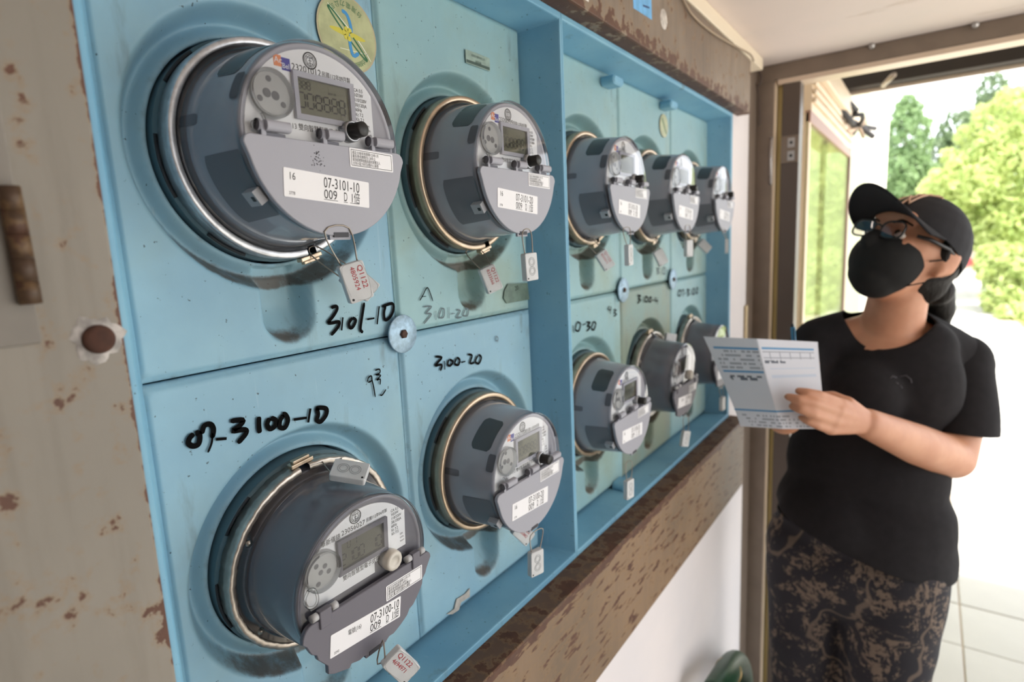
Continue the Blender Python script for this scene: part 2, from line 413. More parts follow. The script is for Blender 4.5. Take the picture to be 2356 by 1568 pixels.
def cabinet(label, yb0, yb1, yf0, yf1, yo0, yo1):
    t = thing('meter_cabinet', label, 'meter cabinet', (0, (yo0+yo1)/2, 1.03), 'blue meter cabinets'); L = Vector(t.location)
    def loop(x, y0, y1, z0, z1): return [(x, y0-L.y, z0-L.z), (x, y1-L.y, z0-L.z), (x, y1-L.y, z1-L.z), (x, y0-L.y, z1-L.z)]
    lp = loop(-.1, yo0, yo1, 1.0325, 1.8355)+loop(.052, yo0, yo1, 1.0325, 1.8355)+loop(.052, yf0, yf1, 1.0425, 1.8265)+loop(-.0125, yb0, yb1, 1.046, 1.8185)+loop(-.09, yb0, yb1, 1.046, 1.8185)
    fs = [(3, 2, 1, 0)]
    for k in range(4):
        for j in range(4): fs.append((k*4+j, k*4+(j+1) % 4, k*4+4+(j+1) % 4, k*4+4+j))
    fs.append((16, 17, 18, 19))
    MB().add(lp, fs).obj('frame', blue, t, bevel=.003)
    return t
cabL = cabinet('near blue meter cabinet with four meters beside the grey steel post', .190, .7215, .1625, .738, .135, .7425)
cabR = cabinet('far blue meter cabinet with six meters behind the seam', .7645, 1.567, .7472, 1.592, .7428, 1.606)
PAN = {}
plab = {(0, 1): 'blue panel marked 3101-10', (1, 1): 'blue panel marked 3101-20', (0, 2): 'blue panel marked 07-3100-10', (1, 2): 'blue panel marked 3100-20',
        (2, 1): 'greenish blue panel', (3, 1): 'greenish panel with round sticker', (2, 2): 'blue panel marked 3100-30', (3, 2): 'brown stained panel marked 3100-40', (4, 2): 'panel marked 07-3100-50', (4, 1): 'farthest upper panel'}
for r_ in (1, 2):
    for c_ in range(5):
        par = cabL if c_ < 2 else cabR
        o = bpy.data.objects.new('cover_panel', PM[r_]); COL.objects.link(o); o.parent = par
        o.location = Vector((0, CY[c_], ZR[r_]))-Vector(par.location); PAN[(c_, r_)] = o; o['label'] = plab[(c_, r_)]
        mt = panel_d if (c_, r_) == (3, 2) else (panel_m if c_ < 2 and (c_, r_) != (1, 1) else panel_g)
        o.material_slots[0].link = 'OBJECT'; o.material_slots[0].material = mt
for (yy, zz), par, rr in (((.4515, 1.431), cabL, .0215), ((1.0355, 1.431), cabR, .0235), ((1.3045, 1.433), cabR, .0235)):
    w = MB().lathe([(.003, 0), (.003, rr-.0006), (.0036, rr), (.0046, rr), (.0052, rr-.0006), (.0052, .004)], 48).obj('retaining_washer', galv, par, loc=Vector((0, yy, zz))-Vector(par.location))
    MB().lathe([(.005, .0052), (.007, .0052), (.0082, .004), (.0085, 0)], 6, sm=False).obj('bolt', rustbolt, w)
for px in ((0.012, 0.983, 1.799), (0.012, 1.256, 1.804), (0.012, 0.999, 1.052)):
    c = MB().prism(rrect(-.02, .02, -.008, .008, .007), -.012, .014, ch=.003)
    c.obj('retaining_clip', blue, cabR, loc=Vector(px)-Vector(cabR.location))

def panel_xy(c, r, pts): return [(p[1]-CY[c], p[2]-ZR[r]) for p in pts]
def writing(c, r, strokes, w, mat=None, x=.0003):
    m = MB()
    for s in strokes: m.stroke(panel_xy(c, r, s), x, w)
    o = m.obj('handwriting', mat or ink, PAN[(c, r)], recalc=False); return o
writing(0, 1, [[(0, 0.3620, 1.4700), (0, 0.3680, 1.4710), (0, 0.3690, 1.4680), (0, 0.3640, 1.4620), (0, 0.3570, 1.4560), (0, 0.3620, 1.4550), (0, 0.3700, 1.4550), (0, 0.3680, 1.4500), (0, 0.3590, 1.4430)], [(0, 0.3750, 1.4590), (0, 0.3720, 1.4460)], [(0, 0.3870, 1.4570), (0, 0.3820, 1.4520), (0, 0.3830, 1.4470), (0, 0.3870, 1.4480), (0, 0.3910, 1.4540), (0, 0.3870, 1.4570)], [(0, 0.4040, 1.4710), (0, 0.3990, 1.4550), (0, 0.3960, 1.4440), (0, 0.3990, 1.4400)], [(0, 0.4060, 1.4530), (0, 0.4160, 1.4530)], [(0, 0.4240, 1.4650), (0, 0.4190, 1.4460)], [(0, 0.4280, 1.4640), (0, 0.4430, 1.4660), (0, 0.4440, 1.4590), (0, 0.4390, 1.4520), (0, 0.4310, 1.4490), (0, 0.4300, 1.4570), (0, 0.4330, 1.4640)]], 0.0034, ink)
writing(0, 2, [[(0, 0.2170, 1.3830), (0, 0.2130, 1.3800), (0, 0.2120, 1.3760), (0, 0.2150, 1.3730), (0, 0.2190, 1.3730), (0, 0.2210, 1.3770), (0, 0.2210, 1.3820), (0, 0.2180, 1.3830)], [(0, 0.2230, 1.3810), (0, 0.2260, 1.3870), (0, 0.2310, 1.3870), (0, 0.2330, 1.3820), (0, 0.2310, 1.3750)], [(0, 0.2340, 1.3730), (0, 0.2430, 1.3710)], [(0, 0.2480, 1.3850), (0, 0.2590, 1.3830), (0, 0.2560, 1.3790), (0, 0.2490, 1.3760), (0, 0.2600, 1.3740), (0, 0.2600, 1.3700), (0, 0.2520, 1.3640)], [(0, 0.2740, 1.3820), (0, 0.2730, 1.3740), (0, 0.2730, 1.3670)], [(0, 0.2840, 1.3780), (0, 0.2810, 1.3730), (0, 0.2830, 1.3680), (0, 0.2880, 1.3690), (0, 0.2900, 1.3740), (0, 0.2850, 1.3780)], [(0, 0.2980, 1.3770), (0, 0.2940, 1.3730), (0, 0.2930, 1.3670), (0, 0.2980, 1.3650), (0, 0.3020, 1.3710), (0, 0.3000, 1.3770), (0, 0.2970, 1.3780)], [(0, 0.3080, 1.3700), (0, 0.3220, 1.3680)], [(0, 0.3270, 1.3760), (0, 0.3230, 1.3630)], [(0, 0.3340, 1.3750), (0, 0.3350, 1.3680), (0, 0.3330, 1.3630), (0, 0.3370, 1.3600), (0, 0.3440, 1.3650), (0, 0.3450, 1.3710), (0, 0.3380, 1.3740), (0, 0.3330, 1.3740)]], 0.0046, ink)
writing(0, 2, [[(0, 0.2320, 1.3790), (0, 0.2300, 1.3710), (0, 0.2260, 1.3640)]], 0.002, ink)
writing(0, 2, [[(0, 0.3990, 1.3870), (0, 0.4010, 1.3910), (0, 0.4050, 1.3920), (0, 0.4050, 1.3870), (0, 0.4000, 1.3860)], [(0, 0.4050, 1.3900), (0, 0.4070, 1.3790), (0, 0.4080, 1.3680)], [(0, 0.4110, 1.3970), (0, 0.4170, 1.3970), (0, 0.4170, 1.3930), (0, 0.4110, 1.3920)], [(0, 0.4110, 1.3920), (0, 0.4180, 1.3900), (0, 0.4120, 1.3860), (0, 0.4170, 1.3860), (0, 0.4160, 1.3800)], [(0, 0.4150, 1.3690), (0, 0.4180, 1.3680), (0, 0.4240, 1.3730)]], 0.0016, ink)
writing(1, 2, [[(0, 0.5060, 1.3950), (0, 0.5170, 1.3920), (0, 0.5090, 1.3870), (0, 0.5050, 1.3840), (0, 0.5160, 1.3830), (0, 0.5130, 1.3760)], [(0, 0.5210, 1.3870), (0, 0.5210, 1.3760)], [(0, 0.5290, 1.3870), (0, 0.5270, 1.3810), (0, 0.5320, 1.3790), (0, 0.5370, 1.3830), (0, 0.5310, 1.3870)], [(0, 0.5440, 1.3860), (0, 0.5400, 1.3800), (0, 0.5470, 1.3770), (0, 0.5500, 1.3830), (0, 0.5450, 1.3870)], [(0, 0.5530, 1.3790), (0, 0.5610, 1.3790)], [(0, 0.5670, 1.3870), (0, 0.5750, 1.3840), (0, 0.5700, 1.3750), (0, 0.5790, 1.3740)], [(0, 0.5870, 1.3820), (0, 0.5810, 1.3750), (0, 0.5880, 1.3710), (0, 0.5940, 1.3780), (0, 0.5890, 1.3830)]], 0.003, ink)
writing(1, 2, [[(0, 0.6260, 1.3970), (0, 0.6290, 1.4010), (0, 0.6330, 1.3990), (0, 0.6320, 1.3950), (0, 0.6270, 1.3960)], [(0, 0.6330, 1.3960), (0, 0.6310, 1.3920)]], 0.0012, ink_faint)
writing(1, 1, [[(0, 0.4920, 1.4570), (0, 0.5050, 1.4560), (0, 0.4950, 1.4490), (0, 0.5040, 1.4470), (0, 0.4900, 1.4370)], [(0, 0.5120, 1.4500), (0, 0.5110, 1.4390)], [(0, 0.5220, 1.4510), (0, 0.5170, 1.4420), (0, 0.5250, 1.4410), (0, 0.5270, 1.4500), (0, 0.5220, 1.4520)], [(0, 0.5360, 1.4520), (0, 0.5350, 1.4380)], [(0, 0.5390, 1.4430), (0, 0.5460, 1.4430)], [(0, 0.5500, 1.4470), (0, 0.5570, 1.4450), (0, 0.5490, 1.4370), (0, 0.5590, 1.4370)], [(0, 0.5670, 1.4460), (0, 0.5620, 1.4390), (0, 0.5700, 1.4370), (0, 0.5730, 1.4450), (0, 0.5670, 1.4470)]], 0.0017, ink_faint)
writing(1, 1, [[(0, 0.4860, 1.4650), (0, 0.4920, 1.4710), (0, 0.4980, 1.4780), (0, 0.5020, 1.4770), (0, 0.5080, 1.4620)], [(0, 0.4910, 1.4690), (0, 0.4970, 1.4690)]], 0.0014, ink)
writing(2, 2, [[(0, 0.8420, 1.3880), (0, 0.8450, 1.3750)], [(0, 0.8570, 1.3910), (0, 0.8510, 1.3800), (0, 0.8630, 1.3760), (0, 0.8690, 1.3870), (0, 0.8580, 1.3920)], [(0, 0.8760, 1.3840), (0, 0.8880, 1.3850)], [(0, 0.8910, 1.3870), (0, 0.9040, 1.3850), (0, 0.8940, 1.3800), (0, 0.9040, 1.3770), (0, 0.8910, 1.3710)], [(0, 0.9160, 1.3840), (0, 0.9090, 1.3740), (0, 0.9180, 1.3700), (0, 0.9260, 1.3800), (0, 0.9160, 1.3850)]], 0.003, ink)
writing(2, 2, [[(0, 0.9810, 1.4060), (0, 0.9750, 1.4010), (0, 0.9860, 1.3980), (0, 0.9880, 1.4050), (0, 0.9840, 1.3900)], [(0, 0.9990, 1.3970), (0, 1.0110, 1.3950), (0, 1.0010, 1.3910), (0, 1.0120, 1.3870), (0, 0.9990, 1.3840)]], 0.0022, ink)
writing(3, 2, [[(0, 1.1110, 1.4130), (0, 1.1270, 1.4120), (0, 1.1160, 1.4060), (0, 1.1270, 1.4030), (0, 1.1110, 1.3970)], [(0, 1.1380, 1.4090), (0, 1.1380, 1.3970)], [(0, 1.1540, 1.4070), (0, 1.1470, 1.3990), (0, 1.1610, 1.3960), (0, 1.1630, 1.4050), (0, 1.1520, 1.4080)], [(0, 1.1780, 1.4030), (0, 1.1700, 1.3960), (0, 1.1820, 1.3940), (0, 1.1850, 1.4020), (0, 1.1750, 1.4040)], [(0, 1.1900, 1.3960), (0, 1.2020, 1.3950)], [(0, 1.2090, 1.4010), (0, 1.2070, 1.3940), (0, 1.2220, 1.3910)], [(0, 1.2190, 1.3990), (0, 1.2190, 1.3840)]], 0.0032, ink)
writing(4, 2, [[(0, 1.3540, 1.4030), (0, 1.3480, 1.3930), (0, 1.3630, 1.3900), (0, 1.3690, 1.4000), (0, 1.3540, 1.4040)], [(0, 1.3750, 1.4010), (0, 1.3900, 1.4010), (0, 1.3810, 1.3860)], [(0, 1.3970, 1.3920), (0, 1.4060, 1.3920)], [(0, 1.4120, 1.4000), (0, 1.4280, 1.3990), (0, 1.4160, 1.3940), (0, 1.4290, 1.3890), (0, 1.4130, 1.3840)], [(0, 1.4420, 1.3990), (0, 1.4420, 1.3840)], [(0, 1.4580, 1.3990), (0, 1.4520, 1.3870), (0, 1.4650, 1.3850), (0, 1.4680, 1.3970), (0, 1.4580, 1.4000)], [(0, 1.4850, 1.3980), (0, 1.4790, 1.3870), (0, 1.4920, 1.3850), (0, 1.4960, 1.3960), (0, 1.4850, 1.3990)]], 0.0032, ink)
writing(3, 1, [[(0, 1.2180, 1.4630), (0, 1.2310, 1.4620), (0, 1.2200, 1.4570), (0, 1.2300, 1.4540), (0, 1.2180, 1.4490)], [(0, 1.2410, 1.4610), (0, 1.2410, 1.4490)], [(0, 1.2560, 1.4620), (0, 1.2510, 1.4500), (0, 1.2640, 1.4490), (0, 1.2670, 1.4600), (0, 1.2560, 1.4630)], [(0, 1.2750, 1.4550), (0, 1.2860, 1.4550)], [(0, 1.2970, 1.4640), (0, 1.2970, 1.4500)]], 0.0024, ink_faint)

# stickers and bits on the panels
def sticker_seal(c, r, ctr, rad, rich=True):
    p = panel_xy(c, r, [ctr])[0]; m = MB()
    m.prism([(rad*1.0*math.cos(t), rad*math.sin(t)) for t in np.linspace(0, 2*math.pi, 40)[:-1]], 0, .0004, 0)
    m.prism([(rad*.95*math.cos(t), rad*.95*math.sin(t)) for t in np.linspace(0, 2*math.pi, 40)[:-1]], .0004, .0005, 1)
    def ell(a, b, rot, mi, x, w=None):
        q = []
        for t in np.linspace(0, 2*math.pi, 33): q.append((a*math.cos(t)*math.cos(rot)-b*math.sin(t)*math.sin(rot), a*math.cos(t)*math.sin(rot)+b*math.sin(t)*math.cos(rot)))
        if w: m.stroke(q, x, w, mi)
        else: m.prism(q[:-1], .0005, x, mi)
    if rich:
        ell(rad*.82, rad*.075, R(137), 2, .00065, rad*.05)
        ell(rad*.60, rad*.08, R(176), 3, .0006)
        m.stroke([(-rad*.15, rad*.55), (rad*.02, rad*.48), (rad*.12, rad*.15), (rad*.04, -rad*.2), (rad*.12, -rad*.52), (rad*.32, -rad*.42)], .0007, rad*.1, 4)
        for k in range(6): m.prism(disc(rad*.12*math.cos(k), rad*.12*math.sin(k), rad*.07, 10), .0006, .00075, 3)
        s = '司公力電灣台'
        for k, ch in enumerate(s):
            a = R(128-k*15); m.text(ch, rad*.17, rad*.80*math.cos(a), rad*.80*math.sin(a), .0006, 2, rot=math.degrees(a)+90, al='C')
        s = '格合驗檢期定置裝電用'
        for k, ch in enumerate(s[::-1]):
            a = R(232+k*9.5); m.text(ch, rad*.15, rad*.72*math.cos(a), rad*.72*math.sin(a), .0006, 2, rot=math.degrees(a)-90+0, al='C')
        m.stroke([(rad*-.6, rad*.62), (rad*.3, rad*-.05), (rad*.75, -rad*.55)], .00055, rad*.03, 5); m.stroke([(rad*-.3, -rad*.42), (rad*.65, -rad*.38)], .00055, rad*.03, 5)
    else:
        ell(rad*.82, rad*.09, R(130), 2, .00065, rad*.08)
    o = m.obj('inspection_sticker', [M('sticker_rim', 'b3a98a', .4), M('sticker_gold_green', 'b2b78c' if rich else 'b9b497', .35, var=.18, vscale=50), M('sticker_green', '2f6b46', .5), M('sticker_yellow', 'c9c044', .5), M('sticker_blue', '3d8fc8', .5), M('sticker_glint', 'e1e6d8', .3)], PAN[(c, r)], loc=(.0002, p[0], p[1]), recalc=False)
    o['label'] = 'round gold and green sticker upside down' if rich else 'faded round sticker'
sticker_seal(0, 1, (0, 0.412, 1.736), .0365)
sticker_seal(3, 1, (0, 1.26, 1.765), .024, False)
a, b = panel_xy(1, 1, [(0, 0.595, 1.765), (0, 0.644, 1.749)])
m = MB().prism(rrect(a[0], b[0], b[1], a[1], .001), .0002, .0006)
m.prism(rrect(a[0]+.001, b[0]-.001, b[1]+.001, b[1]+.0045, .0005), .0006, .0007, 1)
m.text('台灣電力股份有限公司', .0036, (a[0]+b[0])/2, a[1]-.0058, .0008, 1, al='C', sx=.75).text('封印鎖', .0042, (a[0]+b[0])/2, a[1]-.0125, .0008, 1, al='C')
m.obj('asset_sticker', [M('dull_foil', '93aaa0', .4, .2, var=.2, vscale=90), M('foil_print', '3d534c', .6)], PAN[(1, 1)], recalc=False)['label'] = 'small dull green foil sticker with dark print'
q = panel_xy(1, 1, [(0, 0.653, 1.462), (0, 0.662, 1.471), (0, 0.711, 1.469), (0, 0.714, 1.444), (0, 0.657, 1.444), (0, 0.65, 1.452)])
m = MB().prism(q[::-1], .0002, .0007).text('20', .009, q[1][0]+.016, q[1][1]-.011, .0008, 1, rot=8)
m.obj('tape_scrap', [M('old_tape', '5d7468', .5, var=.25, vscale=70), ink], PAN[(1, 1)], recalc=False)['label'] = 'scrap of worn green tape'
q = panel_xy(1, 2, [(0, 0.495, 1.06), (0, 0.509, 1.059), (0, 0.515, 1.07), (0, 0.532, 1.068), (0, 0.542, 1.071), (0, 0.541, 1.059), (0, 0.523, 1.061), (0, 0.518, 1.053), (0, 0.505, 1.054)])
MB().prism(q[::-1], -.0005, .0006).obj('bare_patch', M('bare_filler', 'b8b4ad', .9, var=.2, vscale=90), PAN[(1, 2)])['label'] = 'patch where the blue paint has flaked off'
# ------------------------------------------------------------------ meters
def coat_grey(n, c): return M(n, c, .42, 0, .8, var=.08, vscale=10)
grey = coat_grey('housing_grey', '979aa4'); grey_d = coat_grey('housing_dark', '65666f')
pl = M('flap_grey', 'a3a4ae', .5, bump=.02, bscale=400); pl_d = M('flap_dark', '6b6973', .5)
backing = M('socket_plate', '5d7883', .5, var=.15); black = M('black_rubber', '161616', .45); slotm = M('slot_shadow', '2e343a', .7)
tin_s = M('silver_ring', 'd4d6da', .36, .8, var=.25, vscale=60, bump=.15, bscale=150); tin = M('tin_ring', 'c4bcb2', .32, .85, var=.25, vscale=60, bump=.15, bscale=150); tin_b = M('brass_ring', 'c8b49c', .32, .85, var=.2, vscale=40)
glass = clear('clear_cover', 'fafbfc'); clearp = clear('clear_rim', 'f8f9f9', rough=.06)
face_w = M('faceplate_white', 'f0f1f3', .5); prt = M('print_black', '1c1c20', .6); lcdm = M('lcd', '6f7060', .25); lcdd = M('lcd_digit', '35372f', .4); lcdk = M('lcd_dark', '56564a', .35)
orange = M('logo_orange', 'ea9468', .6); navy = M('logo_blue', '4c4aa0', .6); paper_l = M('label_white', 'f1f1f4', .55)
portm = M('port_disc', 'b9bab9', .45); hole_m = M('port_hole', '6e6e72', .5); metal = M('steel_wire', 'a59f97', .3, .9); knob_w = M('cloudy_cap', 'cfcac0', .35, spec=.6)
base_m = M('base_dark', '4c4c54', .5, coat=.5)
def seven(m, y, z, h, x, mi, segs):
    w = h*.5; t = h*.11
    S = {'a': ((0, h), (w, h)), 'b': ((w, h), (w, h/2)), 'c': ((w, h/2), (w, 0)), 'd': ((0, 0), (w, 0)), 'e': ((0, h/2), (0, 0)), 'f': ((0, h), (0, h/2)), 'g': ((0, h/2), (w, h/2))}
    for k in segs:
        (a, b), (c, d) = S[k]; e = t*.6
        if a == c: m.add([(x, y+a-t/2, z+d+e), (x, y+a+t/2, z+d+e), (x, y+a+t/2, z+b-e), (x, y+a-t/2, z+b-e)], [(0, 1, 2, 3)], mi)
        else: m.add([(x, y+a+e, z+b-t/2), (x, y+c-e, z+b-t/2), (x, y+c-e, z+b+t/2), (x, y+a+e, z+b+t/2)], [(0, 1, 2, 3)], mi)
def faceplate(parent, serial, kind, date, fine=True):
    x = .0725; m = MB(); dy = .0035
    if kind == 'A':
        arc = [(.0690*math.cos(R(a)), .0690*math.sin(R(a))) for a in range(0, 181, 4)]
        poly = [p for p in arc if p[0] < .0530]; poly = [(.0530, -.003), (.0530, poly[0][1])]+poly+[(-.0690, -.003)]
    else:
        arc = [(.0645*math.cos(R(a)), .0645*math.sin(R(a))) for a in range(20, 176, 4)]
        poly = [p for p in arc if p[0] < .0520]; poly = [(.0520, .004), (.0520, poly[0][1])]+poly+[(-.058, -.006), (.012, -.006), (.012, .004)]
    m.prism(poly, x-.002, x)
    ly = .0605 if kind == 'A' else .0590
    for r_, w in ((.0060, .0010), (.0046, .0004)): m.stroke(disc(-.011, ly, r_, 28)+[(-.011+r_, ly)], x+.0002, w, 1)
    m.stroke([(-.011, ly+.0041), (-.0076, ly), (-.011, ly-.0041), (-.0144, ly), (-.011, ly+.0041)], x+.0003, .0004, 1)
    for q in ((0, .002), (0, 0), (0, -.002)): m.stroke([(-.0125, ly+q[1]), (-.0095, ly+q[1])], x+.0003, .0007, 1)
    m.stroke([(-.011, ly+.003), (-.011, ly-.004)], x+.0003, .0008, 1)
    for a in (45, 135, 225, 315): m.stroke([(-.011+.003*math.cos(R(a-18)), ly+.003*math.sin(R(a-18))), (-.011+.0042*math.cos(R(a+10)), ly+.0042*math.sin(R(a+10)))], x+.0003, .0007, 1)
    if kind == 'A':
        m.prism([(-.0435, .0505), (-.0370, .0505), (-.0370, .0587), (-.0435, .0587)], x, x+.0002, 2)
        m.prism([(-.0370, .0485), (-.0295, .0485), (-.0295, .0577), (-.0370, .0577)], x, x+.0002, 3)
        m.text('Ac', .0062, -.0432, .0530, x+.0004, 4).text('Bel', .0055, -.0367, .0499, x+.0004, 4, sx=.9)
        m.text(serial, .0070, -.0285, .0506, x+.0002, 1, fit=.0270)
        if fine: m.text(date, .0048, -.0008, .0510, x+.0002, 1, fit=.0285)
    else:
        if fine: m.text('華新儀錶', .0060, -.0485, .0462, x+.0002, 1, fit=.0205)
        m.text(serial, .0066, -.0270, .0474, x+.0002, 1, fit=.0265)
        if fine: m.text(date, .0042, .0010, .0485, x+.0002, 1, sx=.8)
    if fine:
        for k, sp in enumerate(('CA 0.5', '1Ø3W', '110/220V', '30(120)A', '60Hz', 'Kt 7.2', 'Kh 7.2')): m.text(sp, .0040, .0308, .0452-k*.0040, x+.0002, 1, sx=.85)
        for k, sp in enumerate(('DM', 'kWh', 'kvarh')): m.text(sp, .0028, .0415, .0170-k*.0036, x+.0002, 1, sx=.85)
        m.text('113 雙向智慧型電子式電表' if kind == 'A' else '雙向智慧型電子式電表', .0056, -.036 if kind == 'A' else -.028, .0065 if kind == 'A' else .0045, x+.0002, 1, sx=.85)
    n0 = 2*len(poly); m.v = m.v[:n0]+[(a, b+dy, c) for a, b, c in m.v[n0:]]
    return m.obj('faceplate', [face_w, prt, orange, navy, paper_l], parent, recalc=False)
def number_label(flap, num, kind, fine, cz):
    m = MB(); rot = -4.5 if kind == 'A' else -5.5; m.prism(rrect(-.041, .041, -.0108, .0108, .001, 2), 0, .0003)
    x = .0004
    if kind == 'A':
        m.text('16', .0078, -.037, .0025, x, 1, fit=.0060).text('3778' if fine else '3770', .0034, -.037, -.0088, x, 1, sx=.8)
        y = -.0055
    else:
        m.text('電號(16)', .0058, -.0225, .0018, x, 1, sx=.72).text('2292', .0034, -.037, -.0088, x, 1, sx=.8); y = .003
    m.text(num, .0118, y, .0006, x, 1, fit=.036)
    m.text('009', .0104, y, -.0080, x, 1, fit=.0128).text('D', .0104, y+.0195, -.0080, x, 1, fit=.0036).text('1倍', .0100, y+.0265, -.0080, x, 1, fit=.0098)
    for a, b in ((0, .0135), (.0195, .0235), (.026, .0355)): m.prism([(y+a, -.0090), (y+b, -.0090), (y+b, -.0086), (y+a, -.0086)], 0, x, 1)
    o = m.obj('number_label', [paper_l, prt], flap, recalc=False, loc=(.0826, -.008, cz)); o.rotation_euler = (R(rot), 0, 0); o['label'] = 'white label numbered '+num
    return o
def check_label(flap, kind, fine):
    m = MB().prism(rrect(-.024, .024, -.0078, .0078, .0008, 2), 0, .0003); x = .0004
    for a, b, c, d in ((-.0225, .0225, .0062, .0066), (-.0225, .0225, -.0066, -.0062), (-.0225, -.0221, -.0066, .0066), (.0221, .0225, -.0066, .0066)): m.prism([(a, c), (b, c), (b, d), (a, d)], 0, x, 1)
    for k, s in enumerate(('檢定合格有效期間123年1月', '最長使用期限至128年止', '經濟部標準檢驗局委託財團法人', '台灣大電力研究試驗中心製發')):
        m.text(s, .0030, -.0212, .0031-k*.0029, x, 1, sx=.72 if k > 1 else .8)
    o = m.obj('inspection_label', [paper_l, prt], flap, recalc=False, loc=(.0826, .0395, -.0125 if kind == 'A' else -.0275)); o.rotation_euler = (R(-1.5), 0, 0)
def curved_patch(x0, x1, a0, a1, rf, dr=.0003, n=14, inset=.15):
    m = MB(); vs = []; nx = 6
    for i in range(n+1):
        a = R(a0+(a1-a0)*i/n)
        for k in range(nx+1):
            e = abs(i/n*2-1); sh = max(0, (e-.8)/.2)*inset*(x1-x0)
            x = x0+sh+(x1-x0-2*sh)*k/nx; r = rf(x)+dr; vs.append((x, r*math.cos(a), r*math.sin(a)))
    for i in range(n):
        for k in range(nx): m.add([], [])
    fs = [(i*(nx+1)+k, i*(nx+1)+k+1, (i+1)*(nx+1)+k+1, (i+1)*(nx+1)+k) for i in range(n) for k in range(nx)]
    return m.add(vs, fs, 0, True)
def make_meter(kind, slots=True):
    A = kind == 'A'
    t = thing('electricity_meter', '', 'electricity meter', (0, 0, 0), 'round electricity meters in the blue cabinets')
    hm = grey if A else grey_d; fm = pl if A else pl_d
    bk = MB().lathe([(-.06, .0945), (-.013, .0950), (-.0105, .0955), (-.0100, .07)], 72).obj('socket_plate', backing, t)
    for a in ((176, 206), (128, 150), (228, 250), (20, 44)):
        m = MB(); path = [(-.0097, .0938*math.cos(R(q)), .0938*math.sin(R(q))) for q in np.linspace(a[0], a[1], 8)]
        m.tube(path, .0016, 6); m.v = [(-.0099+(x+.0097)*.3, y, z) for x, y, z in m.v]; m.obj('slot', slotm, bk)
    MB().lathe([(-.0100, .0872), (.0030, .0872), (.0040, .0862), (.0042, .079)], 72).obj('base', base_m, t)
    rg = MB(); prof = [(-.009, .088), (-.009, .0925), (.003, .0935), (.0078, .0930), (.0088, .0918), (.0090, .0880), (.0082, .0868), (.003, .0866)]
    wr = (lambda a: 1+.004*math.sin(a*60)+.003*math.sin(a*23)) if not A else None
    g0 = -76 if A else 96
    rg.lathe(prof, 150, a0=g0+4, a1=g0+358, rf=wr)
    ring = rg.obj('clamp_ring', tin if not A else tin_b, t)
    m = MB().box(-.004, .004, -.012, .012, -.002, .002, 0).box(-.0028, .0028, -.009, .009, -.005, -.002, 0)
    a = R(g0+1); m.xf(Matrix.Rotation(a+math.pi/2, 4, 'X')); m.obj('latch', tin_b, ring, loc=(.002, .0955*math.cos(a), .0955*math.sin(a)), bevel=.0008)
    rf = lambda x: .0815-(x-.012)*.115 if A else .0785-(x-.012)*.090
    h = MB().lathe([(-.009, rf(.0)-.003), (.004, rf(.0)-.001), (.012, rf(.012)), (.03, rf(.03)), (.05, rf(.05)), (.070, rf(.070)), (.0725, rf(.0735)-.001), (.0732, rf(.074)-.0016), (.0640, rf(.074)-.0022), (.0640, 0)], 80)
    if not A: h.lathe([(.004, .0868), (.0072, .0866), (.0076, .0855), (.0076, .076)], 80)
    h = h.obj('housing', hm, t)
    r0 = rf(.074)-.0016; MB().lathe([(.0735, r0), (.0737, r0-.0012), (.0728, r0-.0030), (.0712, r0-.0042), (.0705, 0)], 80).obj('bezel_ring', M('bezel_grey', 'aeaeb7', .45) if A else M('bezel_dark', '77757f', .45), t)
    if A:
        curved_patch(.034, .062, 112, 146, rf).obj('side_window', M('dark_window', '464b4f', .25), h)
        curved_patch(.028, .071, 190, 232, rf, inset=.05).obj('side_recess', M('recess_grey', '6a6d75', .5), h)
        for a0, a1 in ((147, 163), (17, 33)): curved_patch(.063, .0732, a0, a1, lambda x: rf(x), .0012).obj('vent', M('vent_shadow', '5c5d65', .6), h)
        for a in (170,): curved_patch(.004, .026, a-3, a+3, rf, .0004).obj('side_rib', M('rib_grey', '6c6e77', .5), h)
        cl = MB().box(-.006, .008, -.008, .0, -.006, .006, 0).box(.002, .006, -.0084, -.0078, -.002, .002, 1)
        a = R(216); o = cl.obj('side_catch', [M('catch_grey', 'a5a7ad', .5), black], t, loc=(.066, .0745*math.cos(a), .0745*math.sin(a)), bevel=.0008); o.rotation_euler = (a-math.pi, 0, 0)
    else:
        for a in (150, 215, 330):
            MB().lathe([(.0070, .0034), (.0092, .003), (.0098, 0)], 14, c=(.0826*math.cos(R(a)), .0826*math.sin(R(a)))).obj('screw', metal, h)
        curved_patch(.0645, .0648, 0, 1, rf).obj('seam_mark', base_m, h)
    rr = rf(.0735)+.0016
    g = MB().lathe([(.006, .0862), (.0085, .0862), (.0100, rf(.012)+.0024), (.0120, rf(.012)+.0024), (.0128, rf(.014)+.0005)], 80).obj('cover_rim', clearp, t)
    MB().lathe([(.0700, rf(.07)+.0006), (.0758, rr), (.0772, rr-.0012), (.0778, rr-.004), (.0778, 0)], 80).obj('glass_cover', glass, t)
    # display
    x = .0742; m = MB(); Y0, Y1, Z0, Z1 = (-.0265, .0318, .0140, .0498) if A else (-.0300, .0268, .0120, .0455); b = .0042
    outer = [(Y0, Z0), (Y1, Z0), (Y1, Z1), (Y0, Z1)]; inner = [(Y0+b, Z0+b), (Y1-b, Z0+b), (Y1-b, Z1-b), (Y0+b, Z1-b)]
    vs = [(x-.001, y, z) for y, z in outer]+[(x+.0018, y, z) for y, z in outer]+[(x+.0012, *inner[i]) for i in range(4)]+[(x-.0016, *inner[i]) for i in range(4)]
    m.add(vs, [(k*4+j, k*4+(j+1) % 4, k*4+4+(j+1) % 4, k*4+4+j) for k in range(3) for j in range(4)])
    d = m.obj('display_bezel', M('bezel_lilac', 'b6b6c0', .45) if A else pl_d, t)
